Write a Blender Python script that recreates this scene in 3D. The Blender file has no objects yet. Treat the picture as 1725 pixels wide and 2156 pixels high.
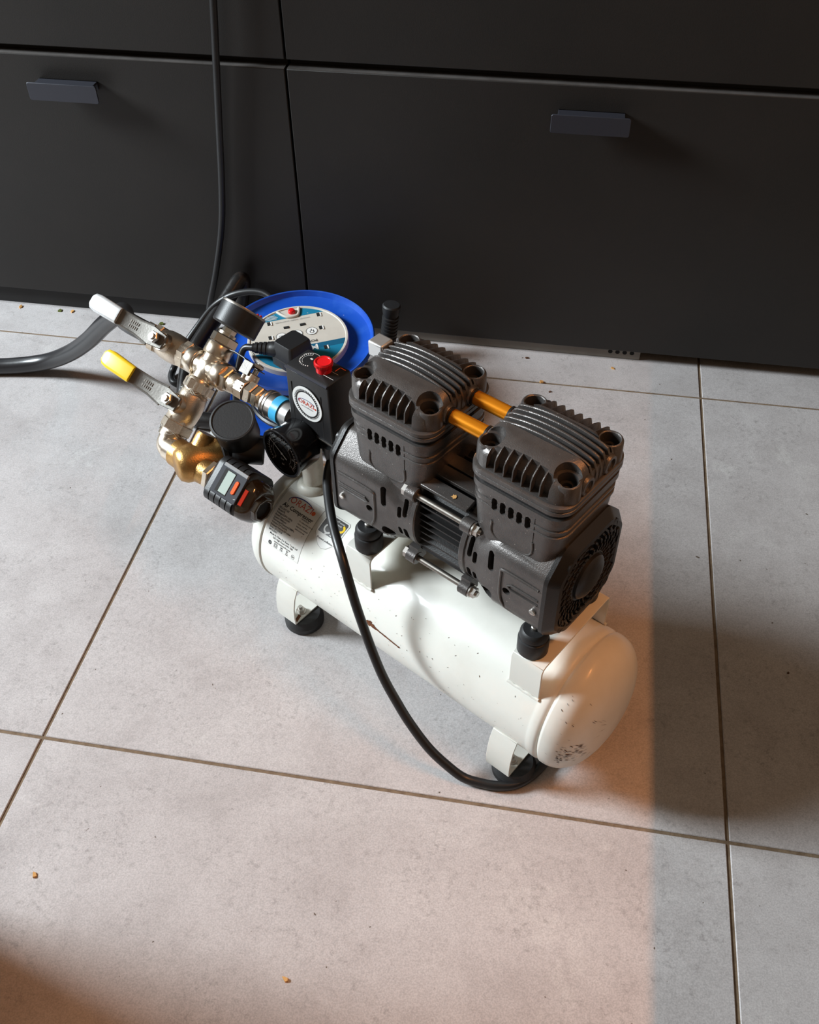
import bpy, bmesh, math, random
from mathutils import Vector, Matrix
from math import pi, sin, cos, radians as rad
random.seed(7)
scene = bpy.context.scene
COL = scene.collection

# ------------------------------------------------------------------ camera
cam_d = bpy.data.cameras.new('camera')
cam_d.sensor_fit = 'VERTICAL'; cam_d.sensor_height = 36.0; cam_d.lens = 34.05
cam_d.clip_start = 0.02; cam_d.clip_end = 60
cam = bpy.data.objects.new('camera', cam_d); COL.objects.link(cam)
cam.matrix_world = Matrix(((0.98523, -0.113678, 0.128059, 0.5169), (0.17087, 0.701501, -0.691882, -0.5055),
                           (-0.011182, 0.703544, 0.710564, 0.9478), (0, 0, 0, 1)))
scene.camera = cam
# ------------------------------------------------------------------ world, lights, exposure
world = bpy.data.worlds.new('room_ambient'); scene.world = world; world.use_nodes = True
world.node_tree.nodes['Background'].inputs[0].default_value = (1.0, 0.78, 0.56, 1)
world.node_tree.nodes['Background'].inputs[1].default_value = 0.165

def area(name, loc, target, sx, sy, power, color):
    l = bpy.data.lights.new(name, 'AREA'); l.shape = 'RECTANGLE'; l.size = sx; l.size_y = sy
    l.energy = power; l.color = color
    o = bpy.data.objects.new(name, l); COL.objects.link(o); o.location = loc
    o.rotation_euler = (Vector(target) - Vector(loc)).to_track_quat('-Z', 'Y').to_euler()
    return o
area('window_daylight', (-2.75, 0.14, 1.92), (0.4, 0.2, 0.1), 0.85, 0.85, 226, (0.86, 0.95, 1.0))

# warm strip lamp under the ceiling beyond an added unseen blocker, whose top cuts its light off along a straight edge
strip = area('ceiling_strip_lamp', (1.568, -0.20, 2.42), (0.56, -0.20, 0), 0.70, 0.014, 1.75, (1.0, 0.37, 0.11))
strip.data.spread = rad(48)

scene.view_settings.view_transform = 'Standard'
scene.view_settings.look = 'None'
scene.view_settings.gamma = 1
scene.view_settings.use_curve_mapping = False
scene.view_settings.exposure = 0.07
scene.cycles.use_denoising = True
scene.cycles.max_bounces = 8
scene.cycles.sample_clamp_indirect = 4.0
scene.cycles.caustics_reflective = False
scene.cycles.caustics_refractive = False

# ------------------------------------------------------------------ materials
MATS = {}
def mat(name, color, rough=0.5, metal=0.0, coat=0.0, noise=None, bump=0.0, bump_scale=300.0, spec=0.5, aniso=0, alpha=None, trans=0.0, specks=None):
    """Principled material; noise = (colour2, scale, lo, hi) mottles the base colour; specks = (colour, scale, threshold)."""
    m = bpy.data.materials.new(name); m.use_nodes = True
    nt = m.node_tree; N = nt.nodes; L = nt.links; b = N['Principled BSDF']
    c = (*color, 1) if len(color) == 3 else color
    b.inputs['Base Color'].default_value = c
    b.inputs['Roughness'].default_value = rough
    b.inputs['Metallic'].default_value = metal
    b.inputs['Coat Weight'].default_value = coat
    b.inputs['Coat Roughness'].default_value = 0.08
    b.inputs['Specular IOR Level'].default_value = spec
    b.inputs['Transmission Weight'].default_value = trans
    if noise or bump or specks:
        tc = N.new('ShaderNodeTexCoord')
    last = None
    if noise:
        n = N.new('ShaderNodeTexNoise'); n.inputs['Scale'].default_value = noise[1]; n.inputs['Detail'].default_value = 8
        n.inputs['Roughness'].default_value = 0.65
        L.new(tc.outputs['Object'], n.inputs['Vector'])
        r = N.new('ShaderNodeValToRGB'); r.color_ramp.elements[0].position = noise[2]; r.color_ramp.elements[1].position = noise[3]
        r.color_ramp.elements[0].color = c; r.color_ramp.elements[1].color = (*noise[0], 1)
        L.new(n.outputs['Fac'], r.inputs['Fac']); last = r.outputs['Color']
        L.new(last, b.inputs['Base Color'])
    if specks:
        n = N.new('ShaderNodeTexNoise'); n.inputs['Scale'].default_value = specks[1]; n.inputs['Detail'].default_value = 3
        L.new(tc.outputs['Object'], n.inputs['Vector'])
        r = N.new('ShaderNodeValToRGB'); r.color_ramp.elements[0].position = specks[2]; r.color_ramp.elements[1].position = specks[2] + 0.03
        r.color_ramp.elements[0].color = (0, 0, 0, 1); r.color_ramp.elements[1].color = (1, 1, 1, 1)
        L.new(n.outputs['Fac'], r.inputs['Fac'])
        mx = N.new('ShaderNodeMix'); mx.data_type = 'RGBA'
        L.new(r.outputs['Color'], mx.inputs['Factor'])
        if last: L.new(last, mx.inputs['A'])
        else: mx.inputs['A'].default_value = c
        mx.inputs['B'].default_value = (*specks[0], 1)
        L.new(mx.outputs['Result'], b.inputs['Base Color'])
    if bump:
        n = N.new('ShaderNodeTexNoise'); n.inputs['Scale'].default_value = bump_scale; n.inputs['Detail'].default_value = 4
        L.new(tc.outputs['Object'], n.inputs['Vector'])
        bp = N.new('ShaderNodeBump'); bp.inputs['Strength'].default_value = bump; bp.inputs['Distance'].default_value = 0.001
        L.new(n.outputs['Fac'], bp.inputs['Height']); L.new(bp.outputs['Normal'], b.inputs['Normal'])
    MATS[name] = m
    return m

M_cast = mat('cast_aluminium_grey', (0.105, 0.097, 0.094), 0.34, 0.6, noise=((0.145, 0.134, 0.128), 60, 0.35, 0.75), bump=0.25, bump_scale=900, specks=((0.35, 0.33, 0.3), 420, 0.71))
M_cast_dark = mat('cast_black', (0.014, 0.013, 0.013), 0.38, 0.1, bump=0.15, bump_scale=700, specks=((0.25, 0.24, 0.2), 380, 0.74))
M_plastic = mat('black_plastic', (0.014, 0.014, 0.015), 0.42, bump=0.1, bump_scale=800)
M_plastic_gloss = mat('glossy_black_plastic', (0.008, 0.008, 0.009), 0.16)
M_rubber = mat('black_rubber', (0.014, 0.014, 0.015), 0.55, bump=0.15, bump_scale=500)
M_hose = mat('hose_rubber', (0.018, 0.018, 0.02), 0.28, bump=0.06, bump_scale=200)
M_cable = mat('cable_sheath', (0.012, 0.012, 0.013), 0.38)
M_tube = mat('worn_black_steel', (0.012, 0.011, 0.011), 0.35, 0.0, noise=((0.06, 0.04, 0.03), 45, 0.55, 0.8), bump=0.4, bump_scale=120)
M_tank = mat('white_enamel', (0.72, 0.71, 0.655), 0.38, coat=0.14, spec=0.35, noise=((0.64, 0.62, 0.56), 14, 0.45, 0.8), bump=0.03, bump_scale=90, specks=((0.10, 0.08, 0.06), 95, 0.775))
M_pipe = mat('painted_pipe', (0.62, 0.60, 0.53), 0.45, noise=((0.45, 0.42, 0.34), 60, 0.45, 0.75))
M_rust = mat('rust', (0.10, 0.028, 0.010), 0.85, noise=((0.22, 0.075, 0.02), 300, 0.4, 0.7), bump=0.6, bump_scale=600)
M_nickel = mat('nickel_plate', (0.80, 0.72, 0.61), 0.27, 1.0, noise=((0.62, 0.50, 0.37), 40, 0.4, 0.8), bump=0.05, bump_scale=300)
M_nickel_cast = mat('sandblasted_nickel', (0.72, 0.63, 0.52), 0.38, 1.0, noise=((0.52, 0.42, 0.32), 50, 0.4, 0.75), bump=0.25, bump_scale=700)
M_brass = mat('raw_brass', (0.58, 0.35, 0.13), 0.38, 1.0, noise=((0.36, 0.19, 0.065), 45, 0.4, 0.75), bump=0.3, bump_scale=600)
M_steel = mat('zinc_steel', (0.66, 0.64, 0.61), 0.32, 1.0, noise=((0.46, 0.42, 0.38), 80, 0.4, 0.8))
M_steel_dark = mat('dull_steel', (0.36, 0.34, 0.31), 0.4, 1.0, noise=((0.24, 0.2, 0.17), 120, 0.4, 0.8))
M_silver = mat('silver_fitting', (0.75, 0.76, 0.76), 0.35, 0.8)
M_grip_silver = mat('worn_white_grip', (0.66, 0.67, 0.68), 0.3, 0.3, noise=((0.52, 0.52, 0.52), 120, 0.45, 0.7))
M_orange = mat('orange_anodised', (0.95, 0.34, 0.015), 0.24, 0.65)
M_copper = mat('copper_tube', (0.62, 0.25, 0.09), 0.35, 0.8)
M_yellow = mat('yellow_vinyl', (0.90, 0.60, 0.015), 0.35)
M_red = mat('red_plastic', (0.75, 0.012, 0.016), 0.3)
M_orange_btn = mat('orange_button', (0.85, 0.11, 0.015), 0.6, spec=0.15)
M_dark_red = mat('red_strip', (0.32, 0.02, 0.008), 0.8, spec=0.05)
M_smoke = mat('smoked_plastic', (0.036, 0.025, 0.015), 0.12, coat=0.5, spec=0.5)
M_lcd = mat('lcd_glass', (0.36, 0.44, 0.40), 0.6, spec=0.2)
M_face = mat('charcoal_plastic', (0.035, 0.037, 0.045), 0.65, spec=0.2)
M_trim = mat('grey_plastic_trim', (0.25, 0.255, 0.26), 0.6, spec=0.2)
M_lever = mat('lever_steel', (0.20, 0.19, 0.175), 0.55, 0.8, noise=((0.13, 0.12, 0.11), 90, 0.4, 0.8), bump=0.2, bump_scale=400)
M_blue = mat('blue_plastic', (0.008, 0.075, 0.46), 0.36, noise=((0.035, 0.14, 0.56), 28, 0.5, 0.85), specks=((0.30, 0.36, 0.62), 120, 0.735))
M_blue_ring = mat('light_blue_ring', (0.06, 0.42, 0.72), 0.35)
M_plate = mat('warm_grey_plastic', (0.60, 0.565, 0.50), 0.45, noise=((0.53, 0.49, 0.43), 40, 0.4, 0.8))
M_teal = mat('teal_print', (0.010, 0.19, 0.33), 0.45, specks=((0.5, 0.5, 0.46), 160, 0.73))
M_teal_dark = mat('dark_teal_print', (0.008, 0.10, 0.19), 0.45)
M_white_print = mat('white_print', (0.78, 0.78, 0.76), 0.5)
M_black_print = mat('black_print', (0.02, 0.02, 0.022), 0.5)
M_slot = mat('dark_recess', (0.006, 0.005, 0.004), 0.8)
M_sticker = mat('sticker_white', (0.80, 0.79, 0.75), 0.35, coat=0.4)
M_sticker_clear = mat('sticker_edge', (0.40, 0.39, 0.36), 0.4)
M_sticker_dark = mat('sticker_charcoal', (0.07, 0.065, 0.065), 0.4)
M_logo_orange = mat('logo_orange', (0.78, 0.13, 0.03), 0.45)
M_logo_red = mat('logo_red', (0.62, 0.07, 0.04), 0.45)
M_logo_navy = mat('logo_navy', (0.02, 0.025, 0.16), 0.45)
M_dial = mat('black_dial', (0.010, 0.010, 0.011), 0.2)
M_front = mat('black_laminate', (0.0190, 0.0170, 0.0160), 0.46, noise=((0.0235, 0.0205, 0.0188), 6, 0.35, 0.75), bump=0.12, bump_scale=500, spec=0.32)
M_edge = mat('lit_laminate_edge', (0.10, 0.092, 0.088), 0.5, noise=((0.055, 0.05, 0.047), 30, 0.4, 0.8))  # paler than the fronts: light on the upward edge put into the colour
M_handle = mat('handle_anthracite', (0.040, 0.042, 0.055), 0.38, 0.3, bump=0.05)
M_carcass = mat('carcass_black', (0.012, 0.011, 0.011), 0.7)
M_plinth_grey = mat('grey_plinth_board', (0.20, 0.18, 0.155), 0.5, noise=((0.15, 0.13, 0.11), 20, 0.4, 0.8))
M_blocker = mat('brown_blocker', (0.20, 0.12, 0.07), 0.6, noise=((0.14, 0.08, 0.045), 6, 0.4, 0.7))  # dark brown for the added blockers, so they bounce little light
M_grout = mat('brown_grout', (0.21, 0.15, 0.095), 0.9, noise=((0.10, 0.062, 0.035), 70, 0.4, 0.75), bump=0.5, bump_scale=400)
M_chip = mat('wood_chip_tan', (0.60, 0.32, 0.10), 0.7)
M_crumb_brown = mat('crumb_brown', (0.09, 0.04, 0.02), 0.8)
M_leaf = mat('leaf_green', (0.10, 0.12, 0.02), 0.7)
M_hole = mat('black_hole', (0.004, 0.004, 0.004), 0.9)

def tile_material():
    m = bpy.data.materials.new('grey_concrete_tile'); m.use_nodes = True
    nt = m.node_tree; N = nt.nodes; L = nt.links; b = N['Principled BSDF']
    g = N.new('ShaderNodeNewGeometry')
    oi = N.new('ShaderNodeObjectInfo')
    off = N.new('ShaderNodeVectorMath'); off.operation = 'MULTIPLY_ADD'
    cmb = N.new('ShaderNodeCombineXYZ')
    for k in range(3): L.new(oi.outputs['Random'], cmb.inputs[k])
    off.inputs[1].default_value = (13.0, 7.0, 3.0)
    L.new(cmb.outputs[0], off.inputs[0]); L.new(g.outputs['Position'], off.inputs[2])
    def noise(scale, detail, rough=0.6, dist=0.0):
        n = N.new('ShaderNodeTexNoise'); n.inputs['Scale'].default_value = scale; n.inputs['Detail'].default_value = detail
        n.inputs['Roughness'].default_value = rough; n.inputs['Distortion'].default_value = dist
        L.new(off.outputs[0], n.inputs['Vector']); return n
    def ramp(src, stops):
        r = N.new('ShaderNodeValToRGB'); e = r.color_ramp.elements
        e[0].position, e[0].color = stops[0][0], (*stops[0][1], 1)
        e[1].position, e[1].color = stops[-1][0], (*stops[-1][1], 1)
        for p, c in stops[1:-1]:
            x = e.new(p); x.color = (*c, 1)
        L.new(src, r.inputs['Fac']); return r
    def mix(a, bb, fac, mode='MIX'):
        x = N.new('ShaderNodeMix'); x.data_type = 'RGBA'; x.blend_type = mode
        L.new(a, x.inputs['A'])
        if hasattr(bb, 'is_linked'): L.new(bb, x.inputs['B'])
        else: x.inputs['B'].default_value = (*bb, 1)
        if hasattr(fac, 'is_linked'): L.new(fac, x.inputs['Factor'])
        else: x.inputs['Factor'].default_value = fac
        return x.outputs['Result']
    base = ramp(noise(9.0, 10, 0.68, 0.2).outputs['Fac'], [(0.26, (0.39, 0.365, 0.362)), (0.5, (0.485, 0.462, 0.462)), (0.74, (0.555, 0.535, 0.535))])
    # paler cloudy patches with torn outlines
    patch = ramp(noise(13.0, 12, 0.74, 0.4).outputs['Fac'], [(0.56, (0, 0, 0)), (0.62, (1, 1, 1))])
    big = ramp(noise(2.2, 2).outputs['Fac'], [(0.48, (0, 0, 0)), (0.62, (1, 1, 1))])
    pm = N.new('ShaderNodeMath'); pm.operation = 'MULTIPLY'; L.new(patch.outputs['Color'], pm.inputs[0]); L.new(big.outputs['Color'], pm.inputs[1])
    pm2 = N.new('ShaderNodeMath'); pm2.operation = 'MULTIPLY'; L.new(pm.outputs[0], pm2.inputs[0]); pm2.inputs[1].default_value = 0.5
    c = mix(base.outputs['Color'], (0.60, 0.585, 0.575), pm2.outputs[0])
    # fine dark scuffs gathered in clouds
    fine = ramp(noise(130.0, 8, 0.78, 0.15).outputs['Fac'], [(0.515, (0, 0, 0)), (0.66, (1, 1, 1))])
    cloud = ramp(noise(16.0, 6, 0.65).outputs['Fac'], [(0.36, (0, 0, 0)), (0.62, (1, 1, 1))])
    fm = N.new('ShaderNodeMath'); fm.operation = 'MULTIPLY'; L.new(fine.outputs['Color'], fm.inputs[0]); L.new(cloud.outputs['Color'], fm.inputs[1])
    fm2 = N.new('ShaderNodeMath'); fm2.operation = 'MULTIPLY'; L.new(fm.outputs[0], fm2.inputs[0]); fm2.inputs[1].default_value = 0.5
    c = mix(c, (0.17, 0.155, 0.15), fm2.outputs[0])
    # grain and pits
    grain = ramp(noise(620.0, 2).outputs['Fac'], [(0.35, (0.82, 0.82, 0.82)), (0.65, (1.12, 1.12, 1.12))])
    c = mix(c, grain.outputs['Color'], 0.8, 'MULTIPLY')
    pit = ramp(noise(95.0, 2).outputs['Fac'], [(0.755, (0, 0, 0)), (0.775, (1, 1, 1))])
    c = mix(c, (0.12, 0.09, 0.07), pit.outputs['Color'])
    L.new(c, b.inputs['Base Color'])
    rr = ramp(noise(5.0, 4).outputs['Fac'], [(0.3, (0.42, 0.42, 0.42)), (0.7, (0.56, 0.56, 0.56))])
    L.new(rr.outputs['Color'], b.inputs['Roughness'])
    b.inputs['Specular IOR Level'].default_value = 0.4
    bp = N.new('ShaderNodeBump'); bp.inputs['Strength'].default_value = 0.08; bp.inputs['Distance'].default_value = 0.001
    L.new(noise(260.0, 4).outputs['Fac'], bp.inputs['Height']); L.new(bp.outputs['Normal'], b.inputs['Normal'])
    return m
M_tile = tile_material()

# ------------------------------------------------------------------ mesh helpers
def frame_for(axis, hint=None):
    a = Vector(axis).normalized()
    h = Vector(hint) if hint is not None else (Vector((0, 0, 1)) if abs(a.z) < 0.9 else Vector((1, 0, 0)))
    x = (h - a * h.dot(a)).normalized()
    return x, a.cross(x), a                                   # x, y, axis

def smooth_path(pts, sub=6):
    P = [Vector(p) for p in pts]; out = []
    for i in range(len(P) - 1):
        p0 = P[max(i - 1, 0)]; p1 = P[i]; p2 = P[i + 1]; p3 = P[min(i + 2, len(P) - 1)]
        for k in range(sub):
            t = k / sub
            out.append(0.5 * ((2 * p1) + (p2 - p0) * t + (2 * p0 - 5 * p1 + 4 * p2 - p3) * t * t + (3 * p1 - p0 - 3 * p2 + p3) * t ** 3))
    out.append(P[-1]); return out

class MB:
    """collects verts and faces; build() links them as one mesh object"""
    def __init__(s): s.v = []; s.f = []
    def add(s, vs, fs):
        o = len(s.v); s.v += [tuple(x) for x in vs]; s.f += [tuple(i + o for i in f) for f in fs]; return s
    def loft(s, rings, cap0=True, cap1=True):
        n = len(rings[0]); vs = [p for r in rings for p in r]; fs = []
        for k in range(len(rings) - 1):
            for i in range(n):
                j = (i + 1) % n
                fs.append((k * n + i, k * n + j, (k + 1) * n + j, (k + 1) * n + i))
        if cap0: fs.append(tuple(range(n - 1, -1, -1)))
        if cap1: fs.append(tuple((len(rings) - 1) * n + i for i in range(n)))
        return s.add(vs, fs)
    def lathe(s, prof, origin=(0, 0, 0), axis=(0, 0, 1), n=32, hint=None, cap0=True, cap1=True, phase=0.0):
        x, y, a = frame_for(axis, hint); o = Vector(origin)
        rings = [[o + a * t + (x * cos(phase + 2 * pi * i / n) + y * sin(phase + 2 * pi * i / n)) * max(r, 1e-5) for i in range(n)] for t, r in prof]
        return s.loft(rings, cap0, cap1)
    def cyl(s, p0, p1, r, n=24, hint=None, phase=0.0, bev=0.0):
        p0 = Vector(p0); d = Vector(p1) - p0; h = d.length
        prof = [(0, r), (h, r)] if not bev else [(0, r - bev), (bev, r), (h - bev, r), (h, r - bev)]
        return s.lathe(prof, p0, d, n, hint, phase=phase)
    def tube(s, pts, r, n=12, caps=True):
        P = [Vector(p) for p in pts]; rings = []; T0 = (P[1] - P[0]).normalized(); x, y, _ = frame_for(T0)
        rr = r if callable(r) else (lambda t: r)
        for i, p in enumerate(P):
            T = (P[min(i + 1, len(P) - 1)] - P[max(i - 1, 0)]).normalized()
            x = (x - T * x.dot(T)).normalized(); y = T.cross(x)
            q = rr(i / (len(P) - 1))
            rings.append([p + (x * cos(2 * pi * k / n) + y * sin(2 * pi * k / n)) * q for k in range(n)])
        return s.loft(rings, caps, caps)
    def box(s, lo, hi):
        (a, b, c), (d, e, f) = lo, hi
        return s.add([(a, b, c), (d, b, c), (d, e, c), (a, e, c), (a, b, f), (d, b, f), (d, e, f), (a, e, f)],
                     [(3, 2, 1, 0), (4, 5, 6, 7), (0, 1, 5, 4), (1, 2, 6, 5), (2, 3, 7, 6), (3, 0, 4, 7)])
    def obox(s, c, ex, ey, ez, sx, sy, sz):
        """box centred at c with half sizes along three unit axes"""
        c = Vector(c); ex, ey, ez = Vector(ex) * sx, Vector(ey) * sy, Vector(ez) * sz
        vs = [c - ex - ey - ez, c + ex - ey - ez, c + ex + ey - ez, c - ex + ey - ez, c - ex - ey + ez, c + ex - ey + ez, c + ex + ey + ez, c - ex + ey + ez]
        return s.add(vs, [(3, 2, 1, 0), (4, 5, 6, 7), (0, 1, 5, 4), (1, 2, 6, 5), (2, 3, 7, 6), (3, 0, 4, 7)])
    def prism(s, poly, origin, ex, ey, h):
        ex, ey = Vector(ex), Vector(ey); ez = ex.cross(ey); o = Vector(origin)
        return s.loft([[o + ex * a + ey * b for a, b in poly], [o + ex * a + ey * b + ez * h for a, b in poly]])
    def build(s, name, m, parent=None, bevel=0.0, seg=2, angle=32, smooth=True):
        me = bpy.data.meshes.new(name); me.from_pydata(s.v, [], s.f)
        bm = bmesh.new(); bm.from_mesh(me); bmesh.ops.recalc_face_normals(bm, faces=bm.faces); bm.to_mesh(me); bm.free()
        me.materials.append(m)
        if smooth:
            me.shade_smooth(); me.set_sharp_from_angle(angle=rad(angle))
        o = bpy.data.objects.new(name, me); COL.objects.link(o)
        if parent: o.parent = parent
        if bevel:
            md = o.modifiers.new('bevel', 'BEVEL'); md.width = bevel; md.segments = seg; md.limit_method = 'ANGLE'; md.angle_limit = rad(35)
            md.use_clamp_overlap = True
        return o

def rrect(a, b, r, n=6):
    """rounded rectangle outline, half sizes a and b"""
    out = []
    for k, (sx, sy) in enumerate(((1, 1), (-1, 1), (-1, -1), (1, -1))):
        for i in range(n + 1):
            t = (k + i / n) * pi / 2
            out.append((sx * (a - r) + r * cos(t), sy * (b - r) + r * sin(t)))
    return out

def ring3(poly, o, ex, ey):
    o, ex, ey = Vector(o), Vector(ex), Vector(ey)
    return [o + ex * a + ey * b for a, b in poly]

def cut(o, cutter_mb, smooth_angle=32):
    """subtract real pockets and holes from a casting"""
    c = cutter_mb.build('cutter', M_slot, o.parent)
    md = o.modifiers.new('cut', 'BOOLEAN'); md.operation = 'DIFFERENCE'; md.object = c; md.solver = 'EXACT'
    md.use_self = True
    bpy.context.view_layer.update()
    dg = bpy.context.evaluated_depsgraph_get()
    me = bpy.data.meshes.new_from_object(o.evaluated_get(dg))
    o.modifiers.clear(); old = o.data; name = old.name; o.data = me; bpy.data.meshes.remove(old); me.name = name
    me.shade_smooth(); me.set_sharp_from_angle(angle=rad(smooth_angle))
    cm = c.data; bpy.data.objects.remove(c); bpy.data.meshes.remove(cm)
    return o

def text2d(body, size, align='CENTER', bold=0.0, spacing=1.0):
    cu = bpy.data.curves.new('lettering', 'FONT'); cu.body = body; cu.size = size; cu.align_x = align; cu.align_y = 'CENTER'
    cu.offset = bold; cu.space_character = spacing; cu.resolution_u = 2
    o = bpy.data.objects.new('lettering', cu); COL.objects.link(o); bpy.context.view_layer.update()
    me = o.to_mesh(); vs = [(v.co.x, v.co.y) for v in me.vertices]; fs = [tuple(p.vertices) for p in me.polygons]
    o.to_mesh_clear(); bpy.data.objects.remove(o); bpy.data.curves.remove(cu)
    return vs, fs

def add_text(mb, body, size, place, align='CENTER', bold=0.0, spacing=1.0):
    vs, fs = text2d(body, size, align, bold, spacing)
    mb.add([place(a, b) for a, b in vs], fs)

def planar(o, ex, ey):
    o, ex, ey = Vector(o), Vector(ex), Vector(ey)
    return lambda a, b: o + ex * a + ey * b

def empty(name, label, cat, loc=(0, 0, 0), rot=None, group=None):
    o = bpy.data.objects.new(name, None); COL.objects.link(o); o.empty_display_size = 0.05
    if rot is not None: o.matrix_world = Matrix.Translation(loc) @ rot.to_4x4()
    else: o.location = loc
    o['label'] = label; o['category'] = cat
    if group: o['group'] = group
    return o
def tag(o, label, cat, group=None):
    o['label'] = label; o['category'] = cat
    if group: o['group'] = group
    return o

# ================================================================== setting
TW, TH_ = 0.75, 0.735
floor = MB().box((-1.5, -1.47, -0.03), (2.25, 1.47, -0.0014)).build('floor', M_grout); floor['kind'] = 'structure'
g = 0.0019
tile_me = None
for i in range(-2, 3):
    for j in range(-2, 2):
        if tile_me is None:
            w, h = TW / 2 - g, TH_ / 2 - g; e = 0.0008
            b = MB(); b.loft([[(-w, -h, -0.003), (w, -h, -0.003), (w, h, -0.003), (-w, h, -0.003)],
                              [(-w, -h, -e), (w, -h, -e), (w, h, -e), (-w, h, -e)],
                              [(-w + e, -h + e, 0), (w - e, -h + e, 0), (w - e, h - e, 0), (-w + e, h - e, 0)]])
            t = b.build('tile', M_tile, floor, smooth=False); tile_me = t.data
        else:
            t = bpy.data.objects.new('tile', tile_me); COL.objects.link(t); t.parent = floor
        t.location = ((i + 0.5) * TW, (j + 0.5) * TH_, 0)
wl = MB().box((-0.60, -0.62, 0), (-0.10, -0.187, 1.1)).build('shadow_blocker_left', M_blocker); wl['kind'] = 'structure'  # unseen block, added to cast the dark front-left corner
wr = MB().box((1.05, -1.4, 0), (1.15, 0.80, 1.02)).build('light_blocker_right', M_blocker); wr['kind'] = 'structure'  # unseen low block, added to cut the warm light along an edge

# ================================================================== cabinets
YF = 0.81
def front(mb_name, parent, x0, x1, z0, z1, y0=YF, t=0.019):
    o = MB().box((x0, y0, z0), (x1, y0 + t, z1)).build(mb_name, M_front, parent, bevel=0.0012)
    return o
def tab_handle(parent, xc, zc, yo):
    w, h = 0.0525, 0.0125
    b = MB(); b.loft([ring3(rrect(w, h, 0.003, 4), (xc, yo - 0.026, zc), (1, 0, 0), (0, 0, 1)),
                      ring3(rrect(w, h, 0.003, 4), (xc, yo - 0.0235, zc), (1, 0, 0), (0, 0, 1))])
    b.box((xc - w + 0.008, yo - 0.0245, zc + h - 0.006), (xc + w - 0.008, yo, zc + h - 0.003))
    b.box((xc - w + 0.008, yo - 0.003, zc - 0.002), (xc + w - 0.008, yo, zc + h - 0.003))
    return b.build('handle', M_handle, parent, bevel=0.0006)
def cabinet(x0, x1, zb, label, handle_x, plinth):
    r = empty('drawer_cabinet', label, 'cabinet', ((x0 + x1) / 2, YF + 0.3, 0))
    inv = Matrix.Translation((-(x0 + x1) / 2, -(YF + 0.3), 0))
    parts = []
    body = MB().box((x0 + 0.001, YF + 0.022, 0.055), (x1 - 0.001, YF + 0.56, 0.86)).build('body', M_carcass, r); parts.append(body)
    lo = front('drawer_front', r, x0, x1, zb, 0.4335); parts.append(lo)
    edge = MB().box((x0 + 0.0005, YF + 0.0008, 0.4330), (x1 - 0.0005, YF + 0.0205, 0.4342)).build('top_edge', M_edge, r); parts.append(edge)
    up = front('drawer_front', r, x0, x1, 0.4445, 0.86, YF + 0.004); parts.append(up)
    h = tab_handle(lo, handle_x, 0.392, YF)
    p = plinth(r); parts += p
    for o in parts: o.matrix_parent_inverse = inv
    return r
def plinth_left(r):
    return [MB().box((-1.2, YF + 0.012, 0.0), (0.1085, YF + 0.028, 0.06)).build('plinth', M_carcass, r)]
def plinth_right(r):
    p = MB().box((0.155, YF + 0.008, 0.0005), (0.655, YF + 0.022, 0.052)).build('plinth', M_plinth_grey, r, bevel=0.001)
    hs = MB()
    for k in range(4): hs.lathe([(0, 0.0036), (0.0006, 0.0036)], (0.607 + k * 0.0115, YF + 0.0083, 0.0125), (0, -1, 0), 16)
    h = hs.build('vent_holes', M_hole, p)
    return [p]
cabinet(-1.2, 0.1085, 0.037, 'black drawer cabinet on the left, behind the hanging cable and lever valves', -0.2155, plinth_left)
cabinet(0.1115, 1.04, 0.0205, 'wide black drawer cabinet on the right with grey vented plinth board', 0.5305, plinth_right)

# ================================================================== air compressor
TH = -0.5317
FX, FY = 0.38829, 0.20009
cmp_ = empty('air_compressor', 'white tank air compressor with twin finned dark cylinder heads on the tiles', 'air compressor',
             (FX, FY, 0), Matrix.Rotation(TH, 3, 'Z'))
R_T, Z_T = 0.0778, 0.0978
tank = MB()
prof = []
nexp = 2.25
for k in range(15):
    t = k / 14; prof.append((-0.1722 - 0.0393 * (1 - t), R_T * max(0.0, 1 - (1 - t) ** nexp) ** (1 / nexp)))
def endband(u, s):
    return [(u + s * 0.0015, R_T), (u + s * 0.0035, R_T - 0.0022), (u + s * 0.0045, R_T - 0.0026), (u + s * 0.0065, R_T - 0.0006), (u + s * 0.009, R_T),
            (u + s * 0.014, R_T), (u + s * 0.0165, R_T - 0.0008), (u + s * 0.019, R_T - 0.0012)]
prof += [(-0.1716, R_T), (-0.1708, R_T - 0.0020), (-0.1701, R_T - 0.0026), (-0.1694, R_T - 0.0016), (-0.1688, R_T - 0.0012)]
right = endband(0.2300, -1)[::-1]
prof += right
for k in range(15):
    t = k / 14; prof.append((0.2300 + 0.0410 * t, R_T * max(0.0, 1 - t ** nexp) ** (1 / nexp)))
tank.lathe(prof, (0, 0, Z_T), (1, 0, 0), 72)
tank_o = tank.build('tank', M_tank, cmp_, angle=50)

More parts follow.
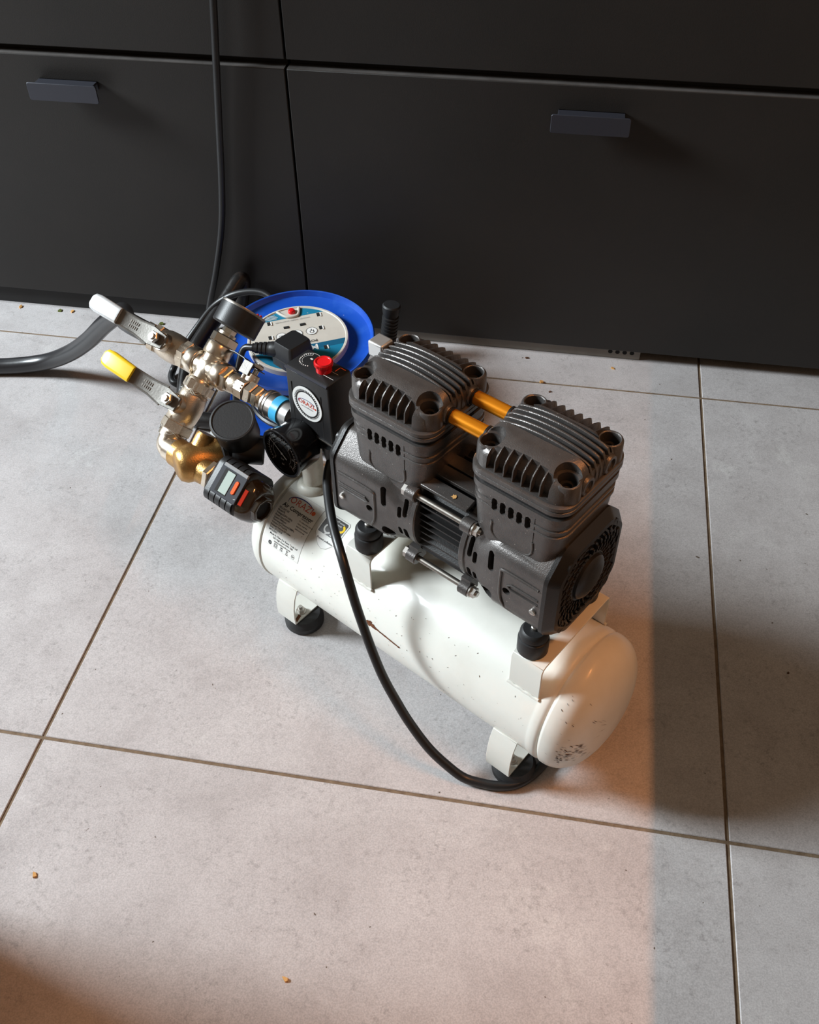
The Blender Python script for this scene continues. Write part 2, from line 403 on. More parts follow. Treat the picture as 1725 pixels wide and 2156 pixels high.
def on_tank(u0, th0, eps=0.0003, rot=0.0):
    """maps label coordinates (a along the tank, b up round it) to the cylinder; th in degrees from the top towards the front"""
    rr = R_T - 0.0012 + eps
    def f(a, b):
        th = rad(th0) - b / rr
        return (u0 + a, -rr * sin(th), Z_T + rr * cos(th))
    return f
def tank_patch(poly, u0, th0, eps, name, m, parent=tank_o, rows=14):
    """flat print cut to an outline and wrapped on the tank"""
    bm = bmesh.new(); vs = [bm.verts.new((a, b, 0)) for a, b in poly]; bm.faces.new(vs)
    ys = [p[1] for p in poly]
    for k in range(1, rows):
        y = min(ys) + (max(ys) - min(ys)) * k / rows
        bmesh.ops.bisect_plane(bm, geom=bm.verts[:] + bm.edges[:] + bm.faces[:], plane_co=(0, y, 0), plane_no=(0, 1, 0))
    f = on_tank(u0, th0, eps); mb = MB(); bm.verts.index_update()
    mb.add([f(v.co.x, v.co.y) for v in bm.verts], [tuple(v.index for v in fc.verts) for fc in bm.faces]); bm.free()
    return mb.build(name, m, parent)

# rating sticker
ST_U, ST_TH = -0.1385, 42.5
tank_patch(rrect(0.0285, 0.0362, 0.0006, 2), ST_U, ST_TH, 0.00012, 'rating_sticker', M_sticker_clear, rows=18)
tank_patch(rrect(0.0282, 0.0359, 0.0006, 2), ST_U, ST_TH, 0.0002, 'rating_sticker', M_sticker, rows=18)
def tp(u, th): return on_tank(u, th, 0.0003)
ink = MB()
add_text(ink, 'Air Compressor', 0.0070, tp(-0.1375, 30.3), bold=0.00016)
for k, line in enumerate(('SKU:247183', 'Model:9L', 'Voltage:230V~50Hz', 'Rated Input:550W', 'Speed:1440rpm', 'Discharge Pressure:0.8MPa', 'Volume Of Tank:9L', 'Exhaust Volume:50 L/min', 'S.No.:20123528', 'MFG:2021')):
    add_text(ink, line, 0.0031, tp(-0.1630, 34.2 + k * 2.35), 'LEFT', bold=0.00006)
for k, line in enumerate(('\u26a0 WARNING', 'To reduce the risk of', 'injury, read the', 'instruction manual', 'before first use')):
    add_text(ink, line.replace('\u26a0', '!'), 0.0024, tp(-0.1298, 33.2 + k * 2.5), 'LEFT', bold=0.00004)
for k, line in enumerate(('Made In China For Kates Tools Ltd', '262 High Road, HA3 7BB', 'www.katestools.com')):
    add_text(ink, line, 0.0031, tp(-0.1375, 58.2 + k * 2.5), bold=0.00006)
f = tp(-0.1375, 66.5)
def ringpts(cx, cy, r0, r1, a0=0, a1=2 * pi, n=20):
    vs = []; fs = []
    for k in range(n + 1):
        t = a0 + (a1 - a0) * k / n; vs += [(cx + r0 * cos(t), cy + r0 * sin(t)), (cx + r1 * cos(t), cy + r1 * sin(t))]
    for k in range(n): fs.append((2 * k, 2 * k + 1, 2 * k + 3, 2 * k + 2))
    return vs, fs
def flat(mb, shape, place): mb.add([place(a, b) for a, b in shape[0]], shape[1])
def rect2(cx, cy, w, h): return [(cx - w, cy - h), (cx + w, cy - h), (cx + w, cy + h), (cx - w, cy + h)], [(0, 1, 2, 3)]
flat(ink, ringpts(-0.0185, 0, 0.0014, 0.0026), f); flat(ink, rect2(-0.0185, 0, 0.0009, 0.0009), f)
for s_ in (0.0024, 0.0012):
    for cx, cy, w, h in ((0, s_, s_, 0.0003), (0, -s_, s_, 0.0003), (s_, 0, 0.0003, s_), (-s_, 0, 0.0003, s_)): flat(ink, rect2(-0.0093 + cx, cy, w, h), f)
add_text(ink, 'UK', 0.0030, on_tank(-0.1375, 65.6), bold=0.0001); add_text(ink, 'CA', 0.0030, on_tank(-0.1375, 67.6), bold=0.0001)
for q in (((0.0074, 0.0024), (0.0104, -0.0014)), ((0.0104, 0.0024), (0.0074, -0.0014))):
    (ax, ay), (bx_, by_) = q; d = 0.00035; ink.add([f(ax - d, ay), f(ax + d, ay), f(bx_ + d, by_), f(bx_ - d, by_)], [(0, 1, 2, 3)])
flat(ink, rect2(0.0089, 0.0022, 0.0017, 0.0003), f); flat(ink, rect2(0.0089, -0.0026, 0.0018, 0.0005), f)
flat(ink, ringpts(0.0186, 0, 0.0022, 0.0026), f); flat(ink, rect2(0.0186, 0, 0.0012, 0.0006), f)
ink.build('sticker_print', M_black_print, tank_o)
lg = MB(); add_text(lg, 'ORAZI', 0.0112, tp(-0.1388, 23.6), spacing=1.05); lg.build('sticker_logo', M_logo_red, tank_o)
dot = MB(); flat(dot, ringpts(0, 0, 0, 0.0026), tp(-0.1193, 24.2)); dot.build('logo_dot', M_logo_orange, tank_o)
arc = MB(); vs = []; fs = []
for k in range(25):
    t = pi * (1.12 - 0.98 * k / 24); w = 0.0012 * sin(pi * (k + 1) / 26) + 0.0002
    vs += [(0.0185 * cos(t), 0.0075 * sin(t)), ((0.0185 + w) * cos(t), (0.0075 + w) * sin(t))]
for k in range(24): fs.append((2 * k, 2 * k + 1, 2 * k + 3, 2 * k + 2))
flat(arc, (vs, fs), tp(-0.1388, 24.6)); arc.build('logo_arc', M_logo_navy, tank_o)
# drain warning sticker
D_U, D_TH = -0.0875, 29.0
outl = [(-0.0165, -0.0085), (-0.0165, 0.016), (-0.0145, 0.0185), (0.0145, 0.0185), (0.0165, 0.016), (0.0165, -0.0085), (0.006, -0.0195), (0.0, -0.0215), (-0.006, -0.0195)]
tank_patch([(a * 1.03, b * 1.03) for a, b in outl], D_U, D_TH, 0.00016, 'drain_sticker', M_sticker_clear)
tank_patch(outl, D_U, D_TH, 0.00024, 'drain_sticker', M_sticker)
tank_patch([(-0.0150, -0.006), (-0.0150, 0.015), (-0.0135, 0.017), (0.0135, 0.017), (0.0150, 0.015), (0.0150, -0.006)], D_U, D_TH, 0.00032, 'drain_sticker', M_sticker_dark)
wp = MB(); fD = on_tank(D_U, D_TH, 0.00042)
add_text(wp, 'Drain off water', 0.0030, on_tank(D_U + 0.001, D_TH - 10.6, 0.00042)); add_text(wp, 'after 1 week', 0.0030, on_tank(D_U + 0.001, D_TH - 8.0, 0.00042))
flat(wp, ringpts(-0.004, 0.0015, 0.0042, 0.0062, 0.3 * pi, 1.8 * pi), fD); flat(wp, ringpts(0.005, 0.001, 0.0042, 0.0062, -0.7 * pi, 0.8 * pi), fD)
flat(wp, ([(-0.006, -0.0058), (-0.003, -0.0058), (0.006, 0.008), (0.003, 0.008)], [(0, 1, 2, 3)]), fD)
wp.build('drain_print', M_white_print, tank_o)
yp = MB(); flat(yp, ringpts(0.0095, 0.0085, 0.0026, 0.0052, -0.5 * pi, 0.45 * pi), fD); yp.build('drain_mark', M_yellow, tank_o)
bp_ = MB(); add_text(bp_, 'Prevent pollution', 0.0033, on_tank(D_U, D_TH + 9.2, 0.00042), bold=0.00005); bp_.build('drain_print', M_black_print, tank_o)
# rust run, chips and scuffs on the enamel
def blob(mb, u, th, a, b, rot=0.0, n=14, eps=0.0003, seed=0):
    rnd = random.Random(seed); f = on_tank(u, th, eps); pts = []
    for k in range(n):
        t = 2 * pi * k / n; q = 0.65 + 0.5 * rnd.random(); x, y = a * q * cos(t), b * q * sin(t)
        pts.append(f(x * cos(rot) - y * sin(rot), x * sin(rot) + y * cos(rot)))
    mb.add([f(0, 0)] + pts, [(0, 1 + k, 1 + (k + 1) % n) for k in range(n)])
ru = MB()
blob(ru, 0.0015, 80.0, 0.0055, 0.0042, 0.4, seed=1); blob(ru, 0.009, 80.8, 0.006, 0.0030, -0.2, seed=2); blob(ru, -0.0165, 79.0, 0.0042, 0.0016, -0.9, seed=3)
blob(ru, -0.0065, 84.0, 0.0024, 0.0034, 0.2, seed=4)
for k in range(11): blob(ru, 0.011 + k * 0.0033, 81.2 + k * 0.32, 0.0030, 0.0013, -0.12, seed=10 + k)
ru.build('rust_run', M_rust, tank_o)
sc = MB(); rnd = random.Random(3)
for k in range(110):
    blob(sc, rnd.uniform(-0.14, 0.215), rnd.uniform(45, 108), rnd.uniform(0.0003, 0.0015), rnd.uniform(0.00012, 0.00035), rnd.uniform(0, 3), 7, seed=40 + k)
def dome_pt(u, ang):
    t = max(0.0, (u - 0.2300) / 0.0410); r = R_T * max(0.0, 1 - t ** nexp) ** (1 / nexp) + 0.0003
    return (u + 0.0002, -r * sin(ang), Z_T + r * cos(ang))
for k in range(120):
    u = rnd.uniform(0.246, 0.263) if k < 84 else rnd.uniform(0.233, 0.268); a = rad(rnd.gauss(90, 6)) if k < 84 else rad(rnd.uniform(30, 120))
    du = rnd.uniform(0.0003, 0.0010); da = rnd.uniform(0.008, 0.040) if k < 84 else rnd.uniform(0.004, 0.02)
    sc.add([dome_pt(u, a), dome_pt(u + du, a), dome_pt(u + du * 0.7 + 0.002, a + da), dome_pt(u + 0.0018, a + da)], [(0, 1, 2, 3)])
sc.build('paint_chips', M_crumb_brown, tank_o)['kind'] = 'stuff'

# saddle brackets that carry the motor
for u0, u1 in ((-0.0415, -0.0065), (0.1765, 0.2120)):
    b = MB(); yz = [(-0.0605, 0.148), (-0.0605, 0.188), (-0.0580, 0.1925), (-0.0535, 0.1942), (0.0535, 0.1942), (0.0580, 0.1925), (0.0605, 0.188), (0.0605, 0.148),
                    (0.0583, 0.148), (0.0583, 0.187), (0.0565, 0.1907), (0.0530, 0.1920), (-0.0530, 0.1920), (-0.0565, 0.1907), (-0.0583, 0.187), (-0.0583, 0.148)]
    b.loft([[(u0, y, z) for y, z in yz], [(u1, y, z) for y, z in yz]])
    bo = b.build('bracket', M_tank, cmp_, bevel=0.0004, seg=1)
    for s in (-1, 1):                                     # weld bead where the leg meets the tank
        w = MB(); pts = [(u0 - 0.001 + (u1 - u0 + 0.002) * k / 10, s * 0.0608, 0.1468 + 0.0006 * sin(k * 2.1)) for k in range(11)]
        w.tube(pts, 0.0018, 8); w.build('weld_bead', M_tank, bo)
# feet: bent straps, rubber discs, bolts
for uc in (-0.1320, 0.1870):
    for s in (-1, 1):
        ft = MB(); a, c = uc - 0.0152, uc + 0.0152
        out = [(0.0735, 0.0720), (0.0790, 0.0600), (0.0822, 0.0440), (0.0830, 0.0290), (0.0822, 0.0170), (0.0380, 0.0170)]
        inn = [(0.0380, 0.0190), (0.0802, 0.0190), (0.0810, 0.0290), (0.0802, 0.0440), (0.0770, 0.0600), (0.0715, 0.0720)]
        pr = [(s * y, z) for y, z in out + inn]
        ft.loft([[(a, y, z) for y, z in pr], [(c, y, z) for y, z in pr]])
        fo = ft.build('foot', M_tank, cmp_, bevel=0.0003, seg=1)
        MB().lathe([(0, 0.0215), (0.002, 0.0240), (0.009, 0.0242), (0.0135, 0.0215), (0.0169, 0.0200)], (uc + 0.008, s * 0.0615, 0), (0, 0, 1), 40).build('rubber_foot', M_rubber, fo)
        nb = MB().lathe([(0, 0.0062), (0.0012, 0.0062)], (uc + 0.006, s * 0.0640, 0.0190), (0, 0, 1), 24)
        nb.lathe([(0.0012, 0.0048), (0.0055, 0.0048)], (uc + 0.006, s * 0.0640, 0.0190), (0, 0, 1), 6)
        nb.lathe([(0.005, 0.0026), (0.0095, 0.0024)], (uc + 0.006, s * 0.0640, 0.0190), (0, 0, 1), 16)
        nb.build('foot_bolt', M_steel, fo)
# little rusted stain beside the left foot bolt
st = MB(); st.add([(-0.1245, -0.0700, 0.0192), (-0.1205, -0.0690, 0.0192), (-0.1175, -0.0790, 0.0192), (-0.1215, -0.0800, 0.0192)], [(0, 1, 2, 3)]); st.build('rust_stain', M_rust, cmp_)
# rubber motor mounts
for uc in (-0.0215, 0.1890):
    for s in (-1, 1):
        v0 = s * 0.0440
        m = MB().lathe([(0, 0.0146), (0.001, 0.0152), (0.017, 0.0152), (0.0185, 0.0144), (0.019, 0.0130), (0.0205, 0.0130), (0.0215, 0.0142), (0.0260, 0.0138), (0.0290, 0.0122), (0.0300, 0.0110), (0.0302, 0.0005)], (uc, v0, 0.1942), (0, 0, 1), 36)
        mo = m.build('rubber_mount', M_rubber, cmp_)
        MB().lathe([(0, 0.0036), (0.003, 0.0036), (0.0036, 0.0028)], (uc, v0, 0.2242), (0, 0, 1), 20).lathe([(0.0030, 0.0018), (0.0040, 0.0018)], (uc, v0, 0.2242), (0, 0, 1), 6).build('mount_screw', M_steel, mo)

# ---- motor: two cast crankcases, finned stator between
ZM = 0.277
def octa(h, w, ch, rr=0.006, n=4):
    """rounded octagon outline (half width w along v, half height h along z, corner cut ch)"""
    raw = [(w, -h + ch), (w, h - ch), (w - ch, h), (-w + ch, h), (-w, h - ch), (-w, -h + ch), (-w + ch, -h), (w - ch, -h)]
    out = []
    for i in range(8):
        p = Vector(raw[i]); a = (Vector(raw[i - 1]) - p).normalized(); b = (Vector(raw[(i + 1) % 8]) - p).normalized()
        for k in range(n):
            t = k / (n - 1); out.append(tuple((p + a * rr * (1 - t)) * (1 - t) + (p + b * rr * t) * t))
    return out
def circ(r, n=32, ph=-pi / 4):
    # same point count and start as octa(): begins near (w, -h+ch)
    return [(r * cos(ph + pi / 8 * 0.5 + 2 * pi * k / n), r * sin(ph + pi / 8 * 0.5 + 2 * pi * k / n)) for k in range(n)]
def lerp_poly(p, q, t): return [(a * (1 - t) + c * t, b * (1 - t) + d * t) for (a, b), (c, d) in zip(p, q)]
OC = octa(0.058, 0.0565, 0.024)
def case_ring(u, poly): return [(u, y, ZM + z) for y, z in poly]

def crankcase(inner, outer, uc):
    s = 1 if outer > inner else -1
    b = MB(); C0 = circ(0.0535); L_ = abs(outer - inner)
    def U(d): return inner + s * d
    b.loft([case_ring(U(0), circ(0.0555)), case_ring(U(0.0012), circ(0.0568)), case_ring(U(0.0060), circ(0.0568)), case_ring(U(0.0066), circ(0.0555)), case_ring(U(0.022), lerp_poly(circ(0.0555), OC, 0.15)),
            case_ring(U(0.032), lerp_poly(circ(0.0550), OC, 0.7)), case_ring(U(0.042), OC), case_ring(U(L_), [(y * 1.01, z * 1.01) for y, z in OC])])
    # cylinder tower rising out of the case
    def tw(z, a, c, r): return [(uc + x, y, z) for x, y in rrect(a, c, r, 6)]
    b.loft([tw(0.272, 0.041, 0.050, 0.012), tw(0.300, 0.0415, 0.0515, 0.014), tw(0.316, 0.0425, 0.0490, 0.015), tw(0.326, 0.0450, 0.0480, 0.016), tw(0.345, 0.0470, 0.0478, 0.016),
            tw(0.351, 0.0475, 0.0478, 0.016), tw(0.3515, 0.0487, 0.0488, 0.0165), tw(0.3535, 0.0487, 0.0488, 0.0165), tw(0.354, 0.0475, 0.0478, 0.016),
            tw(0.358, 0.0475, 0.0478, 0.016), tw(0.3585, 0.0487, 0.0488, 0.0165), tw(0.3605, 0.0487, 0.0488, 0.0165), tw(0.361, 0.0475, 0.0478, 0.016),
            tw(0.3690, 0.0480, 0.0480, 0.016), tw(0.3695, 0.0500, 0.0500, 0.017), tw(0.3765, 0.0500, 0.0500, 0.017)])
    # flat pad on the tower front that carries the vents (interrupts the two beads)
    b.box((uc - 0.026, -0.0483, 0.336), (uc + 0.022, -0.040, 0.3680))
    # raised bead outlining the front recess
    bead = [(-0.021, 0.338), (-0.0215, 0.326), (-0.016, 0.3195), (-0.008, 0.3185), (0.010, 0.3185), (0.019, 0.3205), (0.0225, 0.327), (0.022, 0.338)]
    b.tube(smooth_path([(uc + x, -0.0478, z) for x, z in bead], 4), 0.0014, 8)
    # pressed panel beads on the lower side wall
    e0, e1 = sorted((U(0.052), U(L_ - 0.003)))
    near, far = (U(0.050), U(L_ - 0.004))
    b.tube(smooth_path([(far, -0.0572, 0.295), (near + s * 0.004, -0.0570, 0.295), (near, -0.0568, 0.289), (near, -0.0568, 0.262), (near + s * 0.004, -0.0566, 0.250), (near + s * 0.010, -0.0540, 0.243), (far, -0.0540, 0.243)], 4), 0.0015, 8)
    b.tube([(far, -0.0572, 0.281), (near + s * 0.012, -0.0570, 0.281), (near + s * 0.008, -0.0570, 0.278), (near + s * 0.012, -0.0570, 0.275), (far, -0.0572, 0.275)], 0.0011, 8)
    # ribs running to the outer end under the panel
    for zz, yy in ((0.236, -0.0485), (0.230, -0.0430), (0.224, -0.0375)): b.tube([(U(0.040), yy, zz), (far, yy, zz)], 0.0011, 6)
    # through-bolt lugs
    for z in (0.3155, 0.2290):
        for sd in (-1, 1):
            y = sd * 0.0490
            b.lathe([(0, 0.0065), (0.001, 0.0075), (0.0115, 0.0075), (0.0125, 0.0065)], (U(0.0), y, z), (s, 0, 0), 20)
            b.obox((U(0.006), sd * 0.043, z + (0.004 if z < ZM else -0.004)), (1, 0, 0), (0, 1, 0), (0, 0, 1), 0.0055, 0.0065, 0.0085)
    # feet over the rubber mounts
    um = -0.0215 if s < 0 else 0.1890
    for sd in (-1, 1): b.box((um - 0.009, min(sd * 0.020, sd * 0.034), 0.2215), (um + 0.009, max(sd * 0.020, sd * 0.034), 0.2262))
    o = b.build('crankcase', M_cast, cmp_, angle=35)
    # real cooling slots
    k = MB()
    def slot(u, z, hw, hh, y0=-0.075, y1=-0.040):
        k.loft([ring3(rrect(hw, hh, min(hw, hh) * 0.98, 4), (u, y0, z), (1, 0, 0), (0, 0, 1)), ring3(rrect(hw, hh, min(hw, hh) * 0.98, 4), (u, y1, z), (1, 0, 0), (0, 0, 1))])
    for q in range(5): slot(uc - 0.0195 + q * 0.0087, 0.3585, 0.0029, 0.0068, y1=-0.042)
    slot(U(0.0125), 0.294, 0.0026, 0.0110); slot(U(0.0190), 0.286, 0.0024, 0.0070); slot(U(0.038), 0.296, 0.0032, 0.0125)
    slot(U(0.0120), 0.2590, 0.0026, 0.0085); slot(U(0.0190), 0.2600, 0.0022, 0.0060)
    slot(U(0.057), 0.2690, 0.0042, 0.0040); slot(U(0.034), 0.2500, 0.0075, 0.0060)
    cut(o, k, 35)
    # case screw near the fan cover
    sx = U(L_ - 0.0075)
    MB().lathe([(0, 0.0036), (0.0016, 0.0034), (0.0022, 0.0026)], (sx, -0.0570, 0.2640), (0, -1, 0), 20).obox((sx, -0.0594, 0.2640), (1, 0, 0), (0, 1, 0), (0, 0, 1), 0.0022, 0.0003, 0.0004).build('case_screw', M_steel, o)
    return o
case_r = crankcase(0.1045, 0.1995, 0.1560)
case_l = crankcase(0.0510, -0.0500, 0.0115)

def cover(u0, s):
    """black fan cover: bevelled octagonal rim, domed hub, curved louvres"""
    b = MB(); o1 = octa(0.0600, 0.0585, 0.0245); o2 = octa(0.0525, 0.0510, 0.0220); o3 = octa(0.0480, 0.0465, 0.020)
    def rg(d, p): return [(u0 + s * d, y, ZM + z) for y, z in p]
    b.loft([rg(0.0, o1), rg(0.004, o1), rg(0.0125, o2), rg(0.0130, o3), rg(0.0085, [(y * .96, z * .96) for y, z in o3])])
    b.lathe([(0.006, 0.0285), (0.0105, 0.0275), (0.0118, 0.0255), (0.0110, 0.0245)], (u0, 0, ZM), (s, 0, 0), 40)
    co = b.build('fan_cover', M_cast_dark, cmp_, angle=30)
    h = MB().lathe([(0.008, 0.0238), (0.0140, 0.0232), (0.0162, 0.0205), (0.0178, 0.0130), (0.0184, 0.0005)], (u0, 0, ZM), (s, 0, 0), 40); h.build('hub', M_cast_dark, co)
    lv = MB(); n = 30
    for k in range(n):
        a0 = 2 * pi * k / n; pts = []
        for q in range(7):
            t = q / 6; r = 0.0270 + 0.0240 * t; a = a0 + 0.60 * t * t
            pts.append((r * cos(a), r * sin(a)))
        for q in range(6):
            (y0, z0), (y1, z1) = pts[q], pts[q + 1]
            if max(abs(y1), abs(z1)) > 0.0485 or abs(y1) + abs(z1) > 0.0770: break
            d = Vector((y1 - y0, z1 - z0)); nrm = Vector((-d.y, d.x)).normalized() * 0.0010
            lo, hi = u0 + s * 0.0075, u0 + s * (0.0122 + 0.0008 * (q % 2))
            c = [(y0 - nrm.x, z0 - nrm.y), (y1 - nrm.x, z1 - nrm.y), (y1 + nrm.x, z1 + nrm.y), (y0 + nrm.x, z0 + nrm.y)]
            lv.loft([[(lo, y, ZM + z) for y, z in c], [(hi, y, ZM + z) for y, z in c]])
    lv.build('louvres', M_cast_dark, co)['kind'] = 'stuff'
    for y, z in ((-0.034, 0.040), (0.034, 0.040), (0.036, -0.038), (-0.036, -0.038)):
        MB().lathe([(0.008, 0.0075), (0.0128, 0.0072), (0.0130, 0.0050), (0.0100, 0.0048)], (u0, y, ZM + z), (s, 0, 0), 20).build('screw_boss', M_cast_dark, co)
    return co
cover(0.1998, 1); cover(-0.0503, -1)

# stator: grooved core
poly = []; n = 180
for k in range(n):
    t = 2 * pi * k / n; r = 0.0475
    c_, s_ = cos(t), sin(t); q = (abs(c_) ** 6 + abs(s_) ** 6) ** (-1 / 6)
    rr = min(r * q, r * 1.22)
    fin = (k % 5) < 2
    poly.append(((rr if fin else rr - 0.0055) * c_, (rr if fin else rr - 0.0055) * s_))
b = MB(); b.loft([[(u, y * 1.0, ZM + z) for y, z in poly] for u in (0.0500, 0.1050)])
stator = b.build('stator', M_cast_dark, cmp_, angle=25)
# broad lamination plates on its upper front shoulder
for k, (a, z) in enumerate(((-0.0385, 0.3275), (-0.0225, 0.3330), (-0.006, 0.3340))):
    MB().obox((0.0778, a, z), (1, 0, 0), (0, cos(0.16), sin(0.16)), (0, -sin(0.16), cos(0.16)), 0.0270, 0.0068, 0.0022).build('lamination_plate', M_cast, stator, bevel=0.0006)
b = MB(); blobc = (0.0862, -0.0400, 0.3302)
b.add([blobc] + [(blobc[0] + 0.0030 * (0.8 + 0.3 * sin(k * 2.3)) * cos(k * pi / 5), blobc[1] + 0.0026 * (0.8 + 0.3 * cos(k * 3.1)) * sin(k * pi / 5), blobc[2] + 0.0026 * sin(k * pi / 5) * 0.16) for k in range(10)], [(0, 1 + k, 1 + (k + 1) % 10) for k in range(10)])
b.build('paint_spot', M_chip, stator)
for z in (0.3155, 0.2290):
    for sd in (-1, 1):
        y = sd * 0.0490
        rod = MB().cyl((0.0385, y, z), (0.1195, y, z), 0.0031, 16).build('through_bolt', M_steel_dark, cmp_)
        nt_ = MB().lathe([(0, 0.0068), (0.0015, 0.0068)], (0.1168, y, z), (1, 0, 0), 24)
        nt_.lathe([(0.0015, 0.0056), (0.0062, 0.0056)], (0.1168, y, z), (1, 0, 0), 6).lathe([(0.006, 0.0030), (0.0085, 0.0028)], (0.1168, y, z), (1, 0, 0), 14)
        nt_.build('nut', M_steel, rod)
        MB().lathe([(0, 0.0060), (0.0045, 0.0060), (0.0050, 0.0052)], (0.0388, y, z), (-1, 0, 0), 6).build('bolt_head', M_steel, rod)

# ---- cylinder heads
def head(uc):
    def pl_(z, a, c, r, dv=0.0): return [(uc + x, y + dv, z) for x, y in rrect(a, c, r, 8)]
    g_ = MB(); g_.loft([pl_(0.3765, 0.0475, 0.0475, 0.016), pl_(0.3830, 0.0475, 0.0475, 0.016)])
    g_.build('gasket', M_plastic, cmp_)
    b = MB()
    b.loft([pl_(0.3825, 0.0505, 0.0505, 0.018), pl_(0.3832, 0.0515, 0.0515, 0.0185), pl_(0.3868, 0.0515, 0.0515, 0.0185), pl_(0.3872, 0.0508, 0.0508, 0.018), pl_(0.3880, 0.0508, 0.0508, 0.018), pl_(0.3884, 0.0515, 0.0515, 0.0185), pl_(0.3915, 0.0513, 0.0513, 0.0185), pl_(0.3922, 0.0500, 0.0500, 0.018),
            pl_(0.3924, 0.0486, 0.0480, 0.017), pl_(0.4050, 0.0480, 0.0472, 0.017), pl_(0.4095, 0.0470, 0.0445, 0.020), pl_(0.4135, 0.0456, 0.0395, 0.025), pl_(0.4168, 0.0436, 0.0330, 0.028), pl_(0.4190, 0.0410, 0.0275, 0.0270), pl_(0.4198, 0.0380, 0.0235, 0.0230)])
    o = b.build('cylinder_head', M_cast, cmp_, angle=40)
    k = MB()
    # deep pockets between the upright front and rear ribs
    for q in range(7):
        x = uc - 0.0273 + q * 0.0091
        yb = -0.0342 - 0.0004 * (q - 3) ** 2
        prof_ = [(-0.060, 0.3940), (-0.0412, 0.3940), (-0.0412, 0.4035), (yb, 0.4110), (yb, 0.4300), (-0.060, 0.4300)]
        k.loft([[(x - 0.0040, y, z) for y, z in prof_], [(x + 0.0040, y, z) for y, z in prof_]])
    rear = [(0.060, 0.3940), (0.0300, 0.3940), (0.0238, 0.4120), (0.0238, 0.4300), (0.060, 0.4300)]
    k.loft([[(uc - 0.0305, y, z) for y, z in rear], [(uc + 0.0305, y, z) for y, z in rear]])
    # trough for the top fins
    k.box((uc - 0.060, -0.0135, 0.4085), (uc + 0.060, 0.0210, 0.440))
    # spot faces round the bolt holes
    for x in (-0.0385, 0.0385):
        for y in (-0.0315, 0.0315):
            k.lathe([(0, 0.0120), (0.03, 0.0120)], (uc + x, y, 0.4105 if y < 0 else 0.4120), (0, 0, 1), 28)
            k.lathe([(0, 0.0086), (0.017, 0.0086)], (uc + x, y, 0.3965), (0, 0, 1), 28)
    cut(o, k, 40)
    # corner bosses with drilled holes
    for x in (-0.0385, 0.0385):
        for y in (-0.0315, 0.0315):
            h_ = 0.0182 if y < 0 else 0.0205
            bs = MB().lathe([(0, 0.0124), (h_ - 0.002, 0.0118), (h_ - 0.0005, 0.0110), (h_, 0.0098), (h_ - 0.0008, 0.0088), (0.0050, 0.0084), (0.0048, 0.0050), (0.0075, 0.0048), (0.0076, 0.0005)], (uc + x, y, 0.3920), (0, 0, 1), 32)
            bs.build('bolt_boss', M_cast, o)
            MB().lathe([(0, 0.0080), (0.0050, 0.0080), (0.0056, 0.0074), (0.0056, 0.0042), (0.0010, 0.0040), (0.0010, 0.0005)], (uc + x, y, 0.3972), (0, 0, 1), 24).build('head_bolt', M_slot, o)  # bolt in the recess black, which also paints the hole's shade
    # arched fins along the top, running down both ends
    for q in range(5):
        y = -0.0105 + q * 0.0070; F_ = MB(); rings = []
        for k2 in range(25):
            x = -0.0490 + 0.098 * k2 / 24; a_ = abs(x) / 0.049
            z = 0.4222 - 0.0075 * a_ ** 2 - 0.0100 * max(0.0, (a_ - 0.88) / 0.12) ** 2
            zb = 0.3935 if abs(x) > 0.0475 else 0.4060
            rings.append([(uc + x, y - 0.0024, zb), (uc + x, y + 0.0024, zb), (uc + x, y + 0.0013, z - 0.0006), (uc + x, y + 0.0006, z), (uc + x, y - 0.0006, z), (uc + x, y - 0.0013, z - 0.0006)])
        F_.loft(rings); F_.build('fin', M_cast, o, angle=40)
    # pointed rear ribs
    for q in range(7):
        x = uc - 0.0273 + q * 0.0091; tp_ = MB()
        tp_.loft([[(x - 0.0034, y, 0.3950), (x + 0.0034, y, 0.3950), (x + 0.0005, y, z), (x - 0.0005, y, z)] for y, z in ((0.0236, 0.4192), (0.0340, 0.4152), (0.0455, 0.4098), (0.0488, 0.4075))])
        tp_.build('rear_rib', M_cast, o, smooth=False)
    # port sockets on the ends
    for sd in (-1, 1):
        for y in (-0.0165, 0.0175):
            MB().lathe([(0, 0.0100), (0.0060, 0.0092), (0.0070, 0.0084), (0.0070, 0.0060), (0.0010, 0.0058), (0.0008, 0.0005)], (uc + sd * 0.0435, y, 0.3985), (sd, 0, 0), 24).build('port', M_cast, o)
    return o
head_r = head(0.1560); head_l = head(0.0115)
for y in (-0.0165, 0.0175):
    b = MB().cyl((0.0560, y, 0.3985), (0.1120, y, 0.3985), 0.0070, 28, bev=0.0008); b.build('transfer_tube', M_orange, cmp_)
    for uu in (0.0640, 0.1035):
        MB().lathe([(0, 0.0082), (0.0022, 0.0082)], (uu - 0.0011, y, 0.3985), (1, 0, 0), 24).build('seal_ring', M_cast_dark, cmp_)
# small silver relief block behind the left head
MB().obox((-0.0440, 0.0100, 0.4085), (1, 0, 0), (0, 1, 0), (0, 0, 1), 0.0090, 0.0085, 0.0085).build('relief_block', M_silver, cmp_, bevel=0.002, seg=3)

